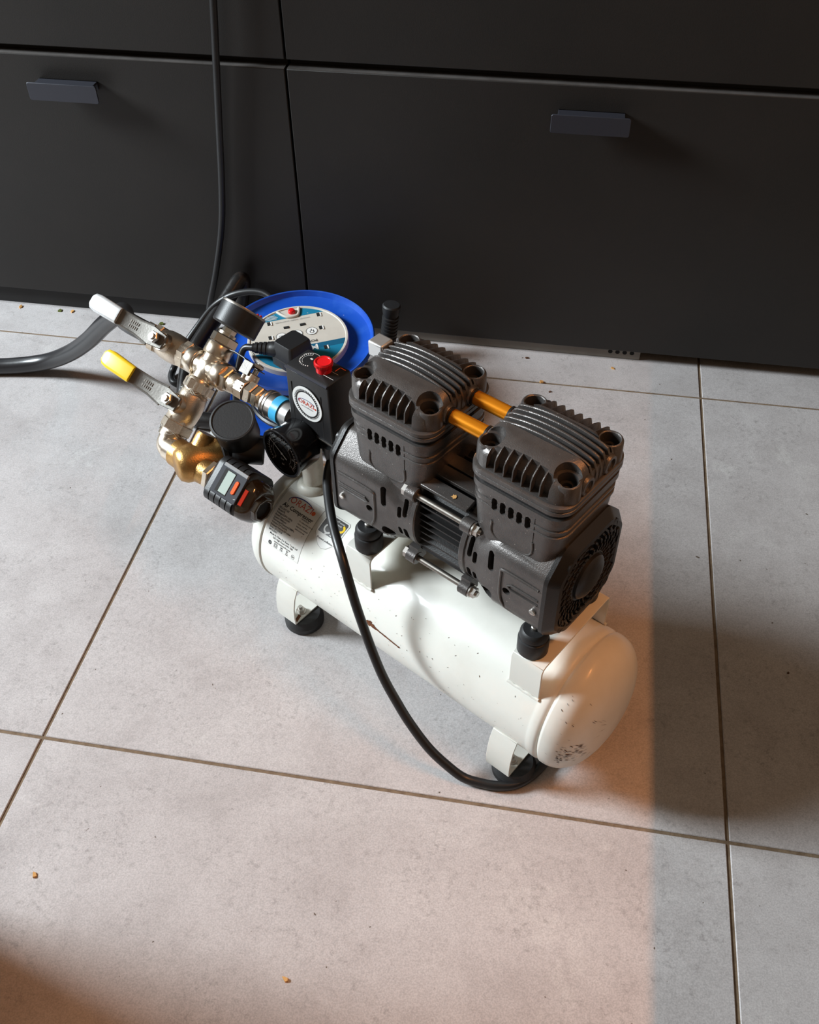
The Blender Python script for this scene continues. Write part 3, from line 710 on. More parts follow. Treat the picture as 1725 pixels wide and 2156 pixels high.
# ---- riser pipe, pressure switch, gauge
PU = -0.1477
b = MB().lathe([(0, 0.0205), (0.004, 0.0195), (0.007, 0.0165), (0.0085, 0.0138)], (PU, 0, 0.1725), (0, 0, 1), 36)
b.lathe([(0.005, 0.0125), (0.064, 0.0125)], (PU, 0, 0.1725), (0, 0, 1), 36)
riser = b.build('riser_pipe', M_pipe, cmp_)
MB().lathe([(0, 0.0118), (0.010, 0.0118)], (PU, 0, 0.2345), (0, 0, 1), 32).build('thread_collar', M_steel_dark, riser)
b = MB().tube(smooth_path([(-0.0800, 0.0200, 0.170), (-0.0860, 0.016, 0.196), (-0.0900, 0.012, 0.222), (-0.098, 0.010, 0.2440)], 6), 0.0062, 16); b.build('copper_tube', M_copper, cmp_)
MB().lathe([(0, 0.0092), (0.010, 0.0092)], (-0.0805, 0.019, 0.1735), (0, 0, 1), 6).build('copper_nut', M_steel, cmp_)
# base casting of the switch
b = MB(); b.box((-0.1660, -0.0040, 0.2430), (-0.1080, 0.0310, 0.2620))
b.lathe([(0, 0.0150), (0.020, 0.0165)], (PU, 0.0020, 0.2400), (0, 0, 1), 28)
swb = b.build('switch_base', M_plastic, cmp_, bevel=0.0015)
bx0, bx1, by0, by1, bz0, bz1 = -0.1700, -0.1045, -0.0060, 0.0330, 0.2600, 0.3385
def box_ring(z, d): return [(( bx0 + bx1) / 2 + x, (by0 + by1) / 2 + y, z) for x, y in rrect((bx1 - bx0) / 2 + d, (by1 - by0) / 2 + d, 0.0025, 4)]
b = MB(); b.loft([box_ring(bz0, 0.0004), box_ring(bz0 + 0.0022, 0.0004), box_ring(bz0 + 0.0024, -0.0006), box_ring(bz1 - 0.0045, -0.0015), box_ring(bz1 - 0.0005, -0.0022), box_ring(bz1, -0.0030)])
sw = b.build('pressure_switch', M_plastic, cmp_, angle=30)
ed = MB(); ed.tube([(bx0 + 0.002, by0 + 0.0018, bz1 - 0.0020), (bx1 - 0.003, by0 + 0.0018, bz1 - 0.0020)], 0.0017, 8); ed.build('edge_bead', M_handle, sw)  # slightly paler bead along the front top edge
for x in (-0.1610, -0.1502, -0.1280, -0.1180):
    MB().box((x - 0.0003, by0 + 0.0006, bz0 + 0.004), (x + 0.0003, by0 + 0.0012, bz0 + (0.060 if x in (-0.1610, -0.1180) else 0.016))).build('groove', M_slot, sw)
lip = MB(); lip.loft([box_ring(bz0 - 0.0002, 0.0009), box_ring(bz0 + 0.0012, 0.0009)]); lip.build('switch_lip', M_steel_dark, sw)
tf = planar((-0.1373, 0.0135, bz1 + 0.0003), (1, 0, 0), (0, 1, 0))
tpn = MB()
flat(tpn, ringpts(-0.0155, 0.0035, 0.0118, 0.0122, 0.2, 2.9), tf); flat(tpn, ringpts(-0.0155, 0.0035, 0.0078, 0.0081, 1.9, 4.4), tf)
for k in range(15):
    t = 2.0 + k * 0.235; c0, s0 = cos(t), sin(t)
    tpn.add([tf(-0.0155 + r * c0 - w * s0, 0.0035 + r * s0 + w * c0) for r, w in ((0.0098, -0.0007), (0.0112, -0.0007), (0.0112, 0.0005), (0.0098, 0.0005))], [(0, 1, 2, 3)])
flat(tpn, rect2(-0.0150, 0.0060, 0.0016, 0.0011), tf); flat(tpn, rect2(0.0205, -0.0060, 0.0070, 0.0003), tf); flat(tpn, rect2(0.0210, 0.0035, 0.0050, 0.0002), tf)
flat(tpn, ringpts(0.0148, -0.0015, 0.0008, 0.0013), tf)
tpn.build('switch_top_print', M_white_print, sw)
op = MB(); flat(op, rect2(0.0190, 0.0100, 0.0006, 0.0040), tf); flat(op, rect2(0.0225, 0.0140, 0.0040, 0.0005), tf); op.build('switch_mark', M_logo_orange, sw)
b = MB().lathe([(0, 0.0084), (0.0075, 0.0084), (0.0080, 0.0096), (0.0118, 0.0096), (0.0130, 0.0087), (0.0128, 0.0076), (0.0122, 0.0071), (0.0120, 0.0005)], (-0.1290, 0.0140, bz1 - 0.001), (0, 0, 1), 40)
for k in range(36):
    t = 2 * pi * k / 36; b.obox((-0.1290 + 0.0095 * cos(t), 0.0140 + 0.0095 * sin(t), bz1 + 0.0090), (cos(t), sin(t), 0), (-sin(t), cos(t), 0), (0, 0, 1), 0.0006, 0.0004, 0.0016)
b.build('switch_button', M_red, sw, angle=40)
# round maker's badge on the front
bc = Vector((-0.1385, by0 + 0.0004, 0.3010)); bf = lambda d: planar(bc + Vector((0, -d, 0)), (1, 0, 0), (0, 0, 1))
mk = MB().lathe([(0, 0.0215), (0.0006, 0.0215)], bc, (0, -1, 0), 56); badge = mk.build('badge', M_white_print, sw)
tee = MB(); vs = []; nT = 48
for k in range(nT):
    for dr, da in ((0.0158, 0), (0.0184 if True else 0, 0), (0.0184, 0.5), (0.0158, 0.5)):
        t = 2 * pi * (k + da) / nT; vs.append((dr * cos(t), dr * sin(t)))
tee.add([bf(0.0008)(a, c) for a, c in vs], [(4 * k, 4 * k + 1, 4 * k + 2, 4 * k + 3) for k in range(nT)]); flat(tee, ringpts(0, 0, 0.0150, 0.0164, n=48), bf(0.00085))
add_text(tee, 'AIR COMPRESSOR', 0.0022, bf(0.0009).__call__ if False else planar(bc + Vector((0, -0.0009, -0.0050)), (1, 0, 0), (0, 0, 1)))
tee.build('badge_ring', M_black_print, sw)
lg = MB(); add_text(lg, 'ORAZI', 0.0078, planar(bc + Vector((-0.001, -0.0009, 0.0003)), (1, 0, 0), (0, 0, 1))); flat(lg, ringpts(0.0123, -0.0010, 0, 0.0013), bf(0.0009)); lg.build('badge_logo', M_logo_red, sw)
ar = MB(); vs = []
for k in range(21):
    t = pi * (1.1 - 0.95 * k / 20); vs += [(0.0125 * cos(t), 0.0005 + 0.0046 * sin(t)), (0.0132 * cos(t), 0.0005 + 0.0053 * sin(t))]
flat(ar, (vs, [(2 * k, 2 * k + 1, 2 * k + 3, 2 * k + 2) for k in range(20)]), bf(0.0009)); ar.build('badge_arc', M_logo_navy, sw)
# cord gland under the switch
MB().lathe([(0, 0.0072), (0.006, 0.0085), (0.014, 0.0105), (0.020, 0.0110)], (-0.1150, 0.0010, 0.2330), (0.0, 0.05, 1), 24).build('cord_gland', M_plastic, cmp_)
# pressure gauge
GC = Vector((-0.1490, 0.0, 0.2460)); ga = Vector((-0.05, -1, 0.02)).normalized()
b = MB().lathe([(0.002, 0.010), (0.004, 0.0240), (0.008, 0.0275), (0.036, 0.0285), (0.0375, 0.0300), (0.0400, 0.0300), (0.0408, 0.0290), (0.0404, 0.0268), (0.0385, 0.0262), (0.0383, 0.0005)], GC, ga, 56)
gauge = b.build('pressure_gauge', M_plastic_gloss, cmp_, angle=40)
gx, gy, gz = frame_for(ga, (0, 0, 1)); gx2 = gz.cross(gx) * -1
def dialf(d): 
    o = GC + ga * d; ex = Vector((1, 0, 0)) - ga * ga.x; ex.normalize(); ey = ex.cross(ga) * -1
    if ey.z < 0: ey = -ey
    return planar(o, ex, ey)
dm = MB(); df = dialf(0.0389)
flat(dm, ringpts(0, 0, 0.0202, 0.0206, -0.75, 3.9, 40), df); flat(dm, ringpts(0, 0, 0.0140, 0.0143, -0.75, 3.9, 40), df)
for k in range(31):
    t = -0.75 + 4.65 * k / 30; r1 = 0.0245 if k % 5 == 0 else 0.0228; w = 0.00022
    dm.add([df(r * cos(t) - q * sin(t), r * sin(t) + q * cos(t)) for r, q in ((0.0206, -w), (r1, -w), (r1, w), (0.0206, w))], [(0, 1, 2, 3)])
for k in range(7):
    t = 3.9 - 4.65 * k / 6; add_text(dm, str(k * 2), 0.0042, (lambda cx, cy: (lambda a, c: df(cx + a, cy + c)))(0.0172 * cos(t), 0.0172 * sin(t)))
add_text(dm, 'bar', 0.0040, lambda a, c: df(a, c - 0.0080)); add_text(dm, 'psi', 0.0036, lambda a, c: df(a, c - 0.0150))
t = radians_needle = 2.55
dm.add([dialf(0.0393)(r * cos(t) - q * sin(t), r * sin(t) + q * cos(t)) for r, q in ((-0.009, -0.0009), (0.0225, -0.00025), (0.0225, 0.00025), (-0.009, 0.0009))], [(0, 1, 2, 3)])
flat(dm, ringpts(0, 0, 0, 0.0018), dialf(0.0394)); dm.build('dial_print', M_white_print, gauge)
glass = bpy.data.materials.new('gauge_lens'); glass.use_nodes = True
gn = glass.node_tree; gn.nodes.remove(gn.nodes['Principled BSDF'])
g1 = gn.nodes.new('ShaderNodeBsdfTransparent'); g2 = gn.nodes.new('ShaderNodeBsdfGlossy'); g2.inputs['Roughness'].default_value = 0.05
g3 = gn.nodes.new('ShaderNodeMixShader'); g4 = gn.nodes.new('ShaderNodeFresnel'); g4.inputs['IOR'].default_value = 1.4
gn.links.new(g4.outputs[0], g3.inputs[0]); gn.links.new(g1.outputs[0], g3.inputs[1]); gn.links.new(g2.outputs[0], g3.inputs[2])
gn.links.new(g3.outputs[0], gn.nodes['Material Output'].inputs['Surface'])
MB().lathe([(0.0400, 0.0268), (0.0401, 0.0268)], GC, ga, 48, cap0=False).build('lens', glass, gauge)
MB().lathe([(0, 0.0075), (0.010, 0.0075)], GC + Vector((0, 0.010, 0.002)), (0, -1, 0), 6).build('gauge_stem', M_nickel, gauge)
# mains cord from the gland, over the tank, to the floor and under the right foot
cord = [(-0.1150, 0.0008, 0.2340), (-0.1060, -0.0160, 0.2260), (-0.0934, -0.0300, 0.2216), (-0.0583, -0.0600, 0.2169), (-0.0197, -0.0860, 0.2069), (0.0118, -0.1000, 0.1602), (0.0507, -0.1130, 0.1085),
        (0.0805, -0.1180, 0.0767), (0.1017, -0.1200, 0.0575), (0.1238, -0.1190, 0.0371), (0.1436, -0.1150, 0.0215), (0.1620, -0.1095, 0.0090), (0.1780, -0.1020, 0.0056), (0.1960, -0.0920, 0.0056), (0.2110, -0.0760, 0.0056), (0.2180, -0.0500, 0.0056), (0.2140, -0.0200, 0.0056), (0.1900, 0.0100, 0.0056)]
MB().tube(smooth_path(cord, 8), 0.0052, 14).build('power_cord', M_cable, cmp_)

# ================================================================== valve manifold plugged into the compressor
d2 = Vector((0, 0.775, 0.632)).normalized(); Xl = Vector((1, 0, 0)); Nl = Xl.cross(d2)
Bm = Matrix((Xl, d2, Nl)).transposed()                       # manifold -> compressor frame
Rm = Matrix.Rotation(TH, 3, 'Z') @ Bm
Cm = Vector((FX, FY, 0)) + Matrix.Rotation(TH, 3, 'Z') @ Vector((-0.3134, 0.002, 0.26))
man = empty('valve_manifold', 'nickel cross manifold with lever valves and gauge plugged into the compressor', 'manifold', Cm, Rm)
X, Y, Zn = Vector((1, 0, 0)), Vector((0, 1, 0)), Vector((0, 0, 1))
def hexn(mb, p, ax, r, h, ph=0.0, bev=0.0012):
    mb.lathe([(0, r - bev), (bev, r), (h - bev, r), (h, r - bev)], p, ax, 6, phase=ph)
# cross fitting
b = MB()
for ax in (X, -X, Y, -Y):
    b.lathe([(0, 0.0135), (0.0150, 0.0135), (0.0155, 0.0158), (0.0165, 0.0166), (0.0300, 0.0166), (0.0310, 0.0158)], (0, 0, 0), ax, 36)
b.lathe([(-0.0140, 0.0040), (-0.0128, 0.0095), (-0.0105, 0.0130), (0.0105, 0.0130), (0.0128, 0.0095), (0.0140, 0.0040)], (0, 0, 0), Zn, 36)
b.build('cross_fitting', M_nickel, man, angle=40)
b = MB(); b.lathe([(0, 0.0135), (0.013, 0.0135)], (-0.040, 0, 0), X, 32); b.build('nipple', M_nickel, man)
def ball_valve(name, c, ax, handle_dir, grip_mat, tilt):
    """lever ball valve: body, packing nut, stem, lever with sleeve; the stem stands along +Z"""
    ax = Vector(ax); c = Vector(c)
    b = MB(); b.lathe([(-0.034, 0.0150), (-0.033, 0.0165), (-0.022, 0.0165), (-0.0215, 0.0150), (-0.0180, 0.0165), (-0.011, 0.0180), (0.0, 0.0186), (0.011, 0.0180), (0.0180, 0.0165), (0.0195, 0.0150)], c, ax, 40)
    hexn(b, c + ax * 0.0190, ax, 0.0190, 0.0125); hexn(b, c - ax * 0.0345, ax, 0.0188, 0.0120)
    b.lathe([(0, 0.0120), (0.0235, 0.0110)], c, Zn, 28)
    o = b.build(name, M_nickel_cast, man, angle=38)
    b = MB(); hexn(b, c + Zn * 0.0235, Zn, 0.0110, 0.0060); b.build('packing_nut', M_nickel, o)
    b = MB().cyl(c + Zn * 0.028, c + Zn * 0.0420, 0.0042, 20, bev=0.0006); b.build('stem', M_steel, o)
    b = MB(); hexn(b, c + Zn * 0.0345, Zn, 0.0075, 0.0050); b.build('stem_nut', M_steel, o)
    hd = Vector(handle_dir).normalized(); sd = Zn.cross(hd)
    b = MB()
    # lever: cupped washer end, cranked strap
    pts = [(-0.012, 0.0285), (0.010, 0.0315), (0.030, 0.0345), (0.046, 0.0400 + tilt * 0.2), (0.056, 0.0440 + tilt * 0.5), (0.092, 0.0465 + tilt)]
    hw = [0.0085, 0.0115, 0.0090, 0.0088, 0.0088, 0.0088]
    rings = []
    for (d, z), w in zip(pts, hw):
        p = c + hd * d + Zn * z
        rings.append([p - sd * w - Zn * 0.0002, p + sd * w - Zn * 0.0002, p + sd * w + Zn * 0.0024, p - sd * w + Zn * 0.0024])
    b.loft(rings); lever = b.build('lever', M_lever, o, bevel=0.0006)
    # raised rims along the strap
    for s in (-1, 1):
        rr_ = MB().tube([c + hd * d + Zn * (z + 0.0012) + sd * s * w for (d, z), w in zip(pts[1:5], hw[1:5])], 0.0016, 8); rr_.build('lever_rim', M_lever, o)
    emb = MB()
    q0 = c + hd * 0.034 + Zn * 0.0378
    dirn = (Vector(hd) * 0.016 + Zn * 0.0055).normalized(); up = dirn.cross(sd)
    for r_ in range(2):
        for k in range(5): emb.obox(q0 + dirn * (k * 0.0026 - 0.004) + sd * (0.0028 - r_ * 0.0056) + Vector(up) * 0.0002, dirn, sd, up, 0.0007, 0.0019, 0.0011)
    emb.build('embossing', M_steel, o)
    # sleeve
    b = MB(); p0 = c + hd * 0.054 + Zn * (0.0448 + tilt * 0.45); p1 = c + hd * 0.101 + Zn * (0.0478 + tilt * 1.1)
    a = (p1 - p0).normalized(); nn = a.cross(sd); L_ = (p1 - p0).length
    secs = [(0, 0.0102, 0.0042), (0.002, 0.0106, 0.0046), (L_ * 0.75, 0.0112, 0.0048), (L_ * 0.92, 0.0098, 0.0044), (L_ * 0.985, 0.0066, 0.0036), (L_, 0.0030, 0.0022)]
    b.loft([ring3(rrect(w, h, min(w, h) * 0.8, 4), p0 + a * t, sd, nn) for t, w, h in secs]); b.build('grip_sleeve', grip_mat, o, angle=45)
    return o
ball_valve('ball_valve', (-0.0640, 0.0, 0), -X, (-1, 0.02, 0), M_grip_silver, 0.004)
ball_valve('ball_valve', (0.0005, -0.0535, 0), -Y, (-1, 0.06, 0), M_yellow, 0.006)
b = MB(); hexn(b, (-0.0985, 0, 0), -X, 0.0165, 0.012); b.lathe([(0.012, 0.0100), (0.016, 0.0125), (0.020, 0.0105), (0.024, 0.0125), (0.028, 0.0105), (0.040, 0.0100)], (-0.0985, 0, 0), -X, 24)
b.build('hose_barb', M_steel_dark, man)
# south: union hex and elbow
b = MB(); hexn(b, (0.0005, -0.0680, 0), -Y, 0.0180, 0.0170); b.lathe([(0, 0.0150), (0.006, 0.0150)], (0.0005, -0.0845, 0), -Y, 32); b.build('union_nut', M_nickel_cast, man, angle=35)
b = MB(); el = [(0.0005, -0.0880, 0), (0.0005, -0.0960, 0), (0.0020, -0.1010, 0), (0.0065, -0.1035, 0), (0.0160, -0.1035, 0)]
b.tube(smooth_path(el, 5), 0.0138, 28); b.lathe([(0, 0.0160), (0.006, 0.0160)], (0.0005, -0.0875, 0), -Y, 32); b.lathe([(0, 0.0155), (0.0125, 0.0155), (0.013, 0.0145)], (0.0085, -0.1035, 0), X, 32)
b.build('elbow', M_nickel, man, angle=40)
tpz = MB(); rnd = random.Random(5)
for yy, x0 in ((-0.0865, 0.0005), (-0.0335, 0.0)):
    for k in range(9):
        a0 = rnd.uniform(0, 6.28); pts = []
        for q in range(5): pts.append((x0 + (0.0155 + rnd.uniform(0, 0.004)) * cos(a0 + q * 0.35), yy + rnd.uniform(-0.003, 0.003), (0.0155 + rnd.uniform(0, 0.003)) * sin(a0 + q * 0.35)))
        tpz.tube(smooth_path(pts, 3), 0.0004, 5)
tpz.build('thread_sealing_hemp', M_pipe, man)['kind'] = 'stuff'
# brass regulator body
bc_ = Vector((0.0530, -0.0990, 0.0))
Dk = Vector((0.36, 0.66, -0.66)).normalized()
b = MB()
b.lathe([(-0.026, 0.0120), (-0.0235, 0.0180), (-0.017, 0.0215), (-0.004, 0.0225), (0.008, 0.0225), (0.020, 0.0235), (0.0255, 0.0235)], bc_, Dk, 44)
br = b.build('brass_body', M_brass, man, angle=45)
MB().lathe([(0, 0.0170), (0.016, 0.0175), (0.026, 0.0205)], (0.0205, -0.1035, 0), X, 40).build('inlet_boss', M_brass, br)
MB().lathe([(0, 0.0190), (0.020, 0.0170), (0.034, 0.0155)], (0.0480, -0.1035, 0), X, 40).build('outlet_boss', M_brass, br)
MB().lathe([(0, 0.0120), (0.026, 0.0110), (0.030, 0.0095)], (0.0510, -0.0960, 0.004), (0, 1, 0.1), 32).build('plug_boss', M_brass, br)
# black module on the brass body
b = MB(); fb = bc_ + Dk * 0.0250
b.lathe([(0, 0.0260), (0.001, 0.0275), (0.006, 0.0275), (0.008, 0.0235), (0.014, 0.0235)], fb, Dk, 44)
md_ = b.build('control_module', M_plastic, man, angle=40)
tube_d = Vector((0.72, 0.43, -0.55)).normalized()
MB().lathe([(0.0, 0.0145), (0.004, 0.0160), (0.034, 0.0160), (0.036, 0.0145)], (0.0800, -0.0670, -0.012), tube_d, 36).build('module_barrel', M_plastic, md_)
# round flip lid and its drum; normal seen slightly from the left
Ld = Vector((0.20, 0.34, 0.92)).normalized(); Lc = Vector((0.0865, -0.0370, 0.0225))
b = MB().lathe([(-0.040, 0.0205), (-0.034, 0.0245), (-0.004, 0.0250), (-0.0035, 0.0240)], Lc, Ld, 48); b.build('dial_drum', M_plastic, md_, angle=40)
b = MB().lathe([(-0.0035, 0.0258), (-0.0005, 0.0262), (0.0015, 0.0255), (0.0020, 0.0235), (0.0010, 0.0225), (0.0010, 0.0005)], Lc, Ld, 48); lid = b.build('lid', M_rubber, md_, angle=40)
lx, ly, _ = frame_for(Ld, (0, 1, 0))
MB().lathe([(0, 0.0015), (0.0004, 0.0015)], Lc + Ld * 0.0011 - lx * 0.0130 - Vector((0.006, 0, 0)), Ld, 14).build('lid_hole', M_hole, md_)
MB().obox(Lc + Vector((-0.0150, -0.0215, -0.006)), X, Y, Zn, 0.0060, 0.0055, 0.0050).build('hinge', M_plastic, md_, bevel=0.001)
# digital meter with smoked outlet bulb, along +X from the brass outlet
MX = -0.1035
b = MB(); hexn(b, (0.0800, MX, 0), X, 0.0180, 0.0085); b.lathe([(0.0085, 0.0135), (0.016, 0.0135)], (0.0800, MX, 0), X, 28); b.build('meter_union', M_nickel, man, angle=35)
MY = -0.1005
def msec(x, a, r, k=1.0): return [(x, MY + p, q - 0.0050) for p, q in rrect(a, a * 0.92, r, 6)]
b = MB(); prof = [(0.0890, 0.0170, 0.012), (0.0925, 0.0240, 0.012), (0.0960, 0.0262, 0.011)]
for k in range(5):
    x = 0.0965 + k * 0.0090; prof += [(x + 0.0006, 0.0274, 0.011), (x + 0.0080, 0.0274, 0.011), (x + 0.0083, 0.0258, 0.011), (x + 0.0089, 0.0258, 0.011)]
prof += [(0.1425, 0.0270, 0.012), (0.1440, 0.0255, 0.012), (0.1445, 0.0200, 0.012)]
b.loft([msec(*p_) for p_ in prof]); meter = b.build('digital_meter', M_plastic, man, angle=35)
def bsec(x, a, r): return [(x, -0.1035 + p, q - 0.0060) for p, q in rrect(a, a, r, 6)]
b = MB(); b.loft([bsec(0.1420, 0.0250, 0.016), bsec(0.1480, 0.0248, 0.018), bsec(0.1540, 0.0225, 0.0185), bsec(0.1580, 0.0190, 0.0165), bsec(0.1595, 0.0160, 0.0145)])
bulb = b.build('outlet_bulb', M_smoke, meter, angle=40)
BC = (0.1560, -0.1060, -0.0040)
MB().lathe([(0, 0.0160), (0.0085, 0.0150), (0.0095, 0.0135), (0.0095, 0.0112), (0.0045, 0.0110)], BC, X, 8, cap1=False, phase=pi / 8).build('outlet_collar', M_smoke, meter, bevel=0.0006)
MB().lathe([(0.0046, 0.0110), (0.0050, 0.0110)], BC, X, 28).build('outlet_bore', M_hole, meter)
# face plate, screen and button on the +Z side
fz = 0.0202; FY_ = -0.0980
MB().obox((0.1245, FY_, fz + 0.0006), X, Y, Zn, 0.0200, 0.0180, 0.0012).build('meter_face', M_face, meter, bevel=0.0008)
MB().obox((0.1260, FY_ + 0.0165, fz + 0.0018), X, Y, Zn, 0.0185, 0.0021, 0.0014).build('grey_trim', M_trim, meter, bevel=0.0005)
MB().obox((0.1200, FY_ - 0.001, fz + 0.0017), X, Y, Zn, 0.0085, 0.0140, 0.0005).build('screen_bezel', M_slot, meter)
MB().obox((0.1222, FY_ - 0.001, fz + 0.0021), X, Y, Zn, 0.0058, 0.0128, 0.0004).build('lcd_screen', M_lcd, meter)
b = MB(); b.loft([[(0.1355 + p, FY_ - 0.001 + q, fz + 0.0014) for p, q in rrect(0.0026, 0.0082, 0.0025, 5)], [(0.1355 + p, FY_ - 0.001 + q, fz + 0.0032) for p, q in rrect(0.0022, 0.0078, 0.0021, 5)]])
b.build('meter_button', M_orange_btn, meter)
tx = MB(); add_text(tx, 'L', 0.0034, planar((0.1415, FY_ - 0.012, fz + 0.0021), Y, -X)); tx.build('meter_print', M_white_print, meter)
MB().obox((0.1490, -0.1035, 0.0190), X, Y, Zn, 0.0024, 0.0095, 0.0006).build('inner_red_strip', M_dark_red, meter)
# east: hex, mini lever valve, hex nipple, quick coupler
b = MB(); hexn(b, (0.0310, 0, 0), X, 0.0150, 0.0090); b.lathe([(0, 0.0115), (0.006, 0.0115)], (0.0395, 0, 0), X, 28); b.build('reducing_hex', M_nickel, man, angle=35)
b = MB(); b.lathe([(0, 0.0112), (0.001, 0.0125), (0.0100, 0.0125), (0.0110, 0.0118)], (0.0440, 0, 0), X, 32)
b.lathe([(0.0110, 0.0130), (0.0120, 0.0138), (0.0240, 0.0138), (0.0250, 0.0128)], (0.0440, 0, 0), X, 8, phase=pi / 8)
hexn(b, (0.0700, 0, 0), X, 0.0136, 0.0110)
b.lathe([(0, 0.0085), (0.0190, 0.0078), (0.0200, 0.0068)], (0.0640, 0.0, 0), Y, 24)
b.lathe([(0, 0.0022), (0.0165, 0.0022)], (0.0560, 0.0, 0.006), Y, 10)
mini = b.build('mini_valve', M_nickel_cast, man, angle=35)
tg = MB()
tz = planar((0.0620, -0.0026, 0.0141), X, Y)
for k in range(2):
    for q in range(4): tg.obox((0.0570 + q * 0.0028, -0.0015 + k * 0.0036, 0.0138), X, Y, Zn, 0.0009, 0.0011, 0.0006)
tg.build('embossing', M_nickel, mini)
b = MB(); b.cyl((0.0640, 0.019, 0), (0.0640, 0.0330, 0), 0.0034, 16); hexn(b, (0.0640, 0.0270, 0), Y, 0.0062, 0.0055); b.build('mini_stem', M_steel, mini)
b = MB()
b.loft([[(0.0640 + dx, 0.0255, -0.0075), (0.0640 + dx, 0.0255, 0.0075), (0.0640 + dx, 0.0268, 0.0075), (0.0640 + dx, 0.0268, -0.0075)] for dx in (0.007, -0.010, -0.0135)])
b.loft([[(x, y, -w), (x, y, w), (x, y + 0.0016, w), (x, y + 0.0016, -w)] for x, y, w in ((0.0520, 0.0255, 0.0070), (0.0440, 0.0300, 0.0062), (0.0280, 0.0310, 0.0062), (0.0180, 0.0300, 0.0052), (0.0160, 0.0296, 0.0030))])
b.build('mini_lever', M_cast_dark, mini, bevel=0.0005)
MB().obox((0.0560, 0.0225, 0.0090), X, Y, Zn, 0.0075, 0.0078, 0.0009).build('lever_tab', M_lever, mini, bevel=0.0005)
b = MB(); hexn(b, (0.0820, 0, 0), X, 0.0130, 0.0090); b.lathe([(0, 0.0080), (0.012, 0.0080)], (0.0900, 0, 0), X, 24); b.build('hex_nipple', M_nickel, man, angle=35)
b = MB().lathe([(0, 0.0135), (0.001, 0.0155), (0.004, 0.0160), (0.0050, 0.0152), (0.0060, 0.0162), (0.0085, 0.0162), (0.0090, 0.0154), (0.0185, 0.0154), (0.0190, 0.0148)], (0.0990, 0, 0), X, 44)
qc = b.build('quick_coupler', M_steel, man, angle=35)
MB().lathe([(0, 0.0156), (0.0110, 0.0156), (0.0115, 0.0148)], (0.1165, 0, 0), X, 44).build('blue_collar', M_blue_ring, qc)
MB().lathe([(0, 0.0140), (0.012, 0.0130)], (0.1275, 0, 0), X, 36).build('coupler_tail', M_silver, qc)
# north: hex adaptor and black back-mount gauge
b = MB(); hexn(b, (0, 0.0315, 0), Y, 0.0165, 0.0115); b.lathe([(0, 0.0115), (0.004, 0.0115)], (0, 0.0425, 0), Y, 28); b.build('gauge_adaptor', M_nickel, man, angle=35)
b = MB(); hexn(b, (0, 0.0455, 0), Y, 0.0085, 0.0080); b.build('gauge_neck', M_nickel, man, angle=35)
b = MB().lathe([(0, 0.0120), (0.0005, 0.0260), (0.002, 0.0275), (0.0255, 0.0275), (0.0260, 0.0270)], (0.004, 0.0530, 0), Y, 56); mg = b.build('manifold_gauge', M_plastic, man, angle=40)
MB().lathe([(0, 0.0278), (0.0014, 0.0280), (0.0028, 0.0275), (0.0030, 0.0255), (0.0015, 0.0252), (0.0012, 0.0005)], (0.004, 0.0785, 0), Y, 56).build('gauge_rim', M_steel_dark, mg)
for x in (0.0065, 0.0125):
    MB().lathe([(0, 0.0018), (0.0030, 0.0016), (0.0036, 0.0008)], (x, 0.0815, -0.0235 + x * 0.2), Y, 14).build('red_pointer', M_red, mg)

# ================================================================== cable reel behind
RT = Matrix.Rotation(rad(5.0), 3, 'X')
reel = empty('cable_reel', 'blue cable extension reel lying on its back beside the black cabinets', 'cable reel', (0.149, 0.627, 0.0), RT)
b = MB().lathe([(0.008, 0.117), (0.012, 0.120), (0.016, 0.118), (0.0145, 0.100), (0.0145, 0.062), (0.011, 0.060), (0.0075, 0.060)], (0, 0.004, 0), (0, 0, 1), 72); b.build('rear_flange', M_blue, reel, angle=30)
b = MB().lathe([(0.012, 0.060), (0.116, 0.060)], (0, 0.002, 0), (0, 0, 1), 56); b.build('drum', M_blue, reel)
coil = MB(); pts = []
rnd = random.Random(9)
turns = 13
for k in range(turns * 40 + 1):
    t = k / 40; lay = t / turns; z = 0.022 + 0.078 * (0.5 - 0.5 * cos(lay * pi * 5)); r = 0.070 + 0.018 * lay + 0.003 * sin(t * 1.7)
    pts.append((r * cos(2 * pi * t), r * sin(2 * pi * t), z))
coil.tube(pts, 0.0046, 8); coil.build('cable_coil', M_cable, reel)
zf = 0.1270
b = MB().lathe([(-0.0120, 0.062), (-0.0125, 0.098), (-0.0090, 0.1085), (-0.0030, 0.1110), (0.0030, 0.1115), (0.0042, 0.1098), (0.0034, 0.1080), (-0.0035, 0.1050), (-0.0065, 0.0960), (-0.0072, 0.0800), (-0.0060, 0.0750), (-0.0060, 0.0600)], (0, 0, zf), (0, 0, 1), 80); b.build('front_flange', M_blue, reel, angle=35)
b = MB().lathe([(-0.010, 0.0735), (0.0020, 0.0735), (0.0034, 0.0725), (0.0034, 0.0700), (0.0022, 0.0690), (0.0020, 0.0005)], (0, 0, zf), (0, 0, 1), 72); plate = b.build('socket_plate', M_plate, reel, angle=35)
zp = zf + 0.0022
PA = rad(25)
def pf(dz=0.0): return planar((0, 0, zp + dz), (cos(PA), sin(PA), 0), (-sin(PA), cos(PA), 0))
def chord(r, y0, y1, n=24):
    """part of a disc between two parallel chords"""
    a0, a1 = math.asin(max(-1, min(1, y0 / r))), math.asin(max(-1, min(1, y1 / r))); ps = []
    for k in range(n + 1):
        t = a0 + (a1 - a0) * k / n; ps.append((r * cos(t), r * sin(t)))
    return ps + [(-x, y) for x, y in ps[::-1]]
def plate_print(poly, m, name, dz):
    mb = MB(); f = pf(dz); mb.add([f(a, c) for a, c in poly], [tuple(range(len(poly)))]); return mb.build(name, m, plate, smooth=False)
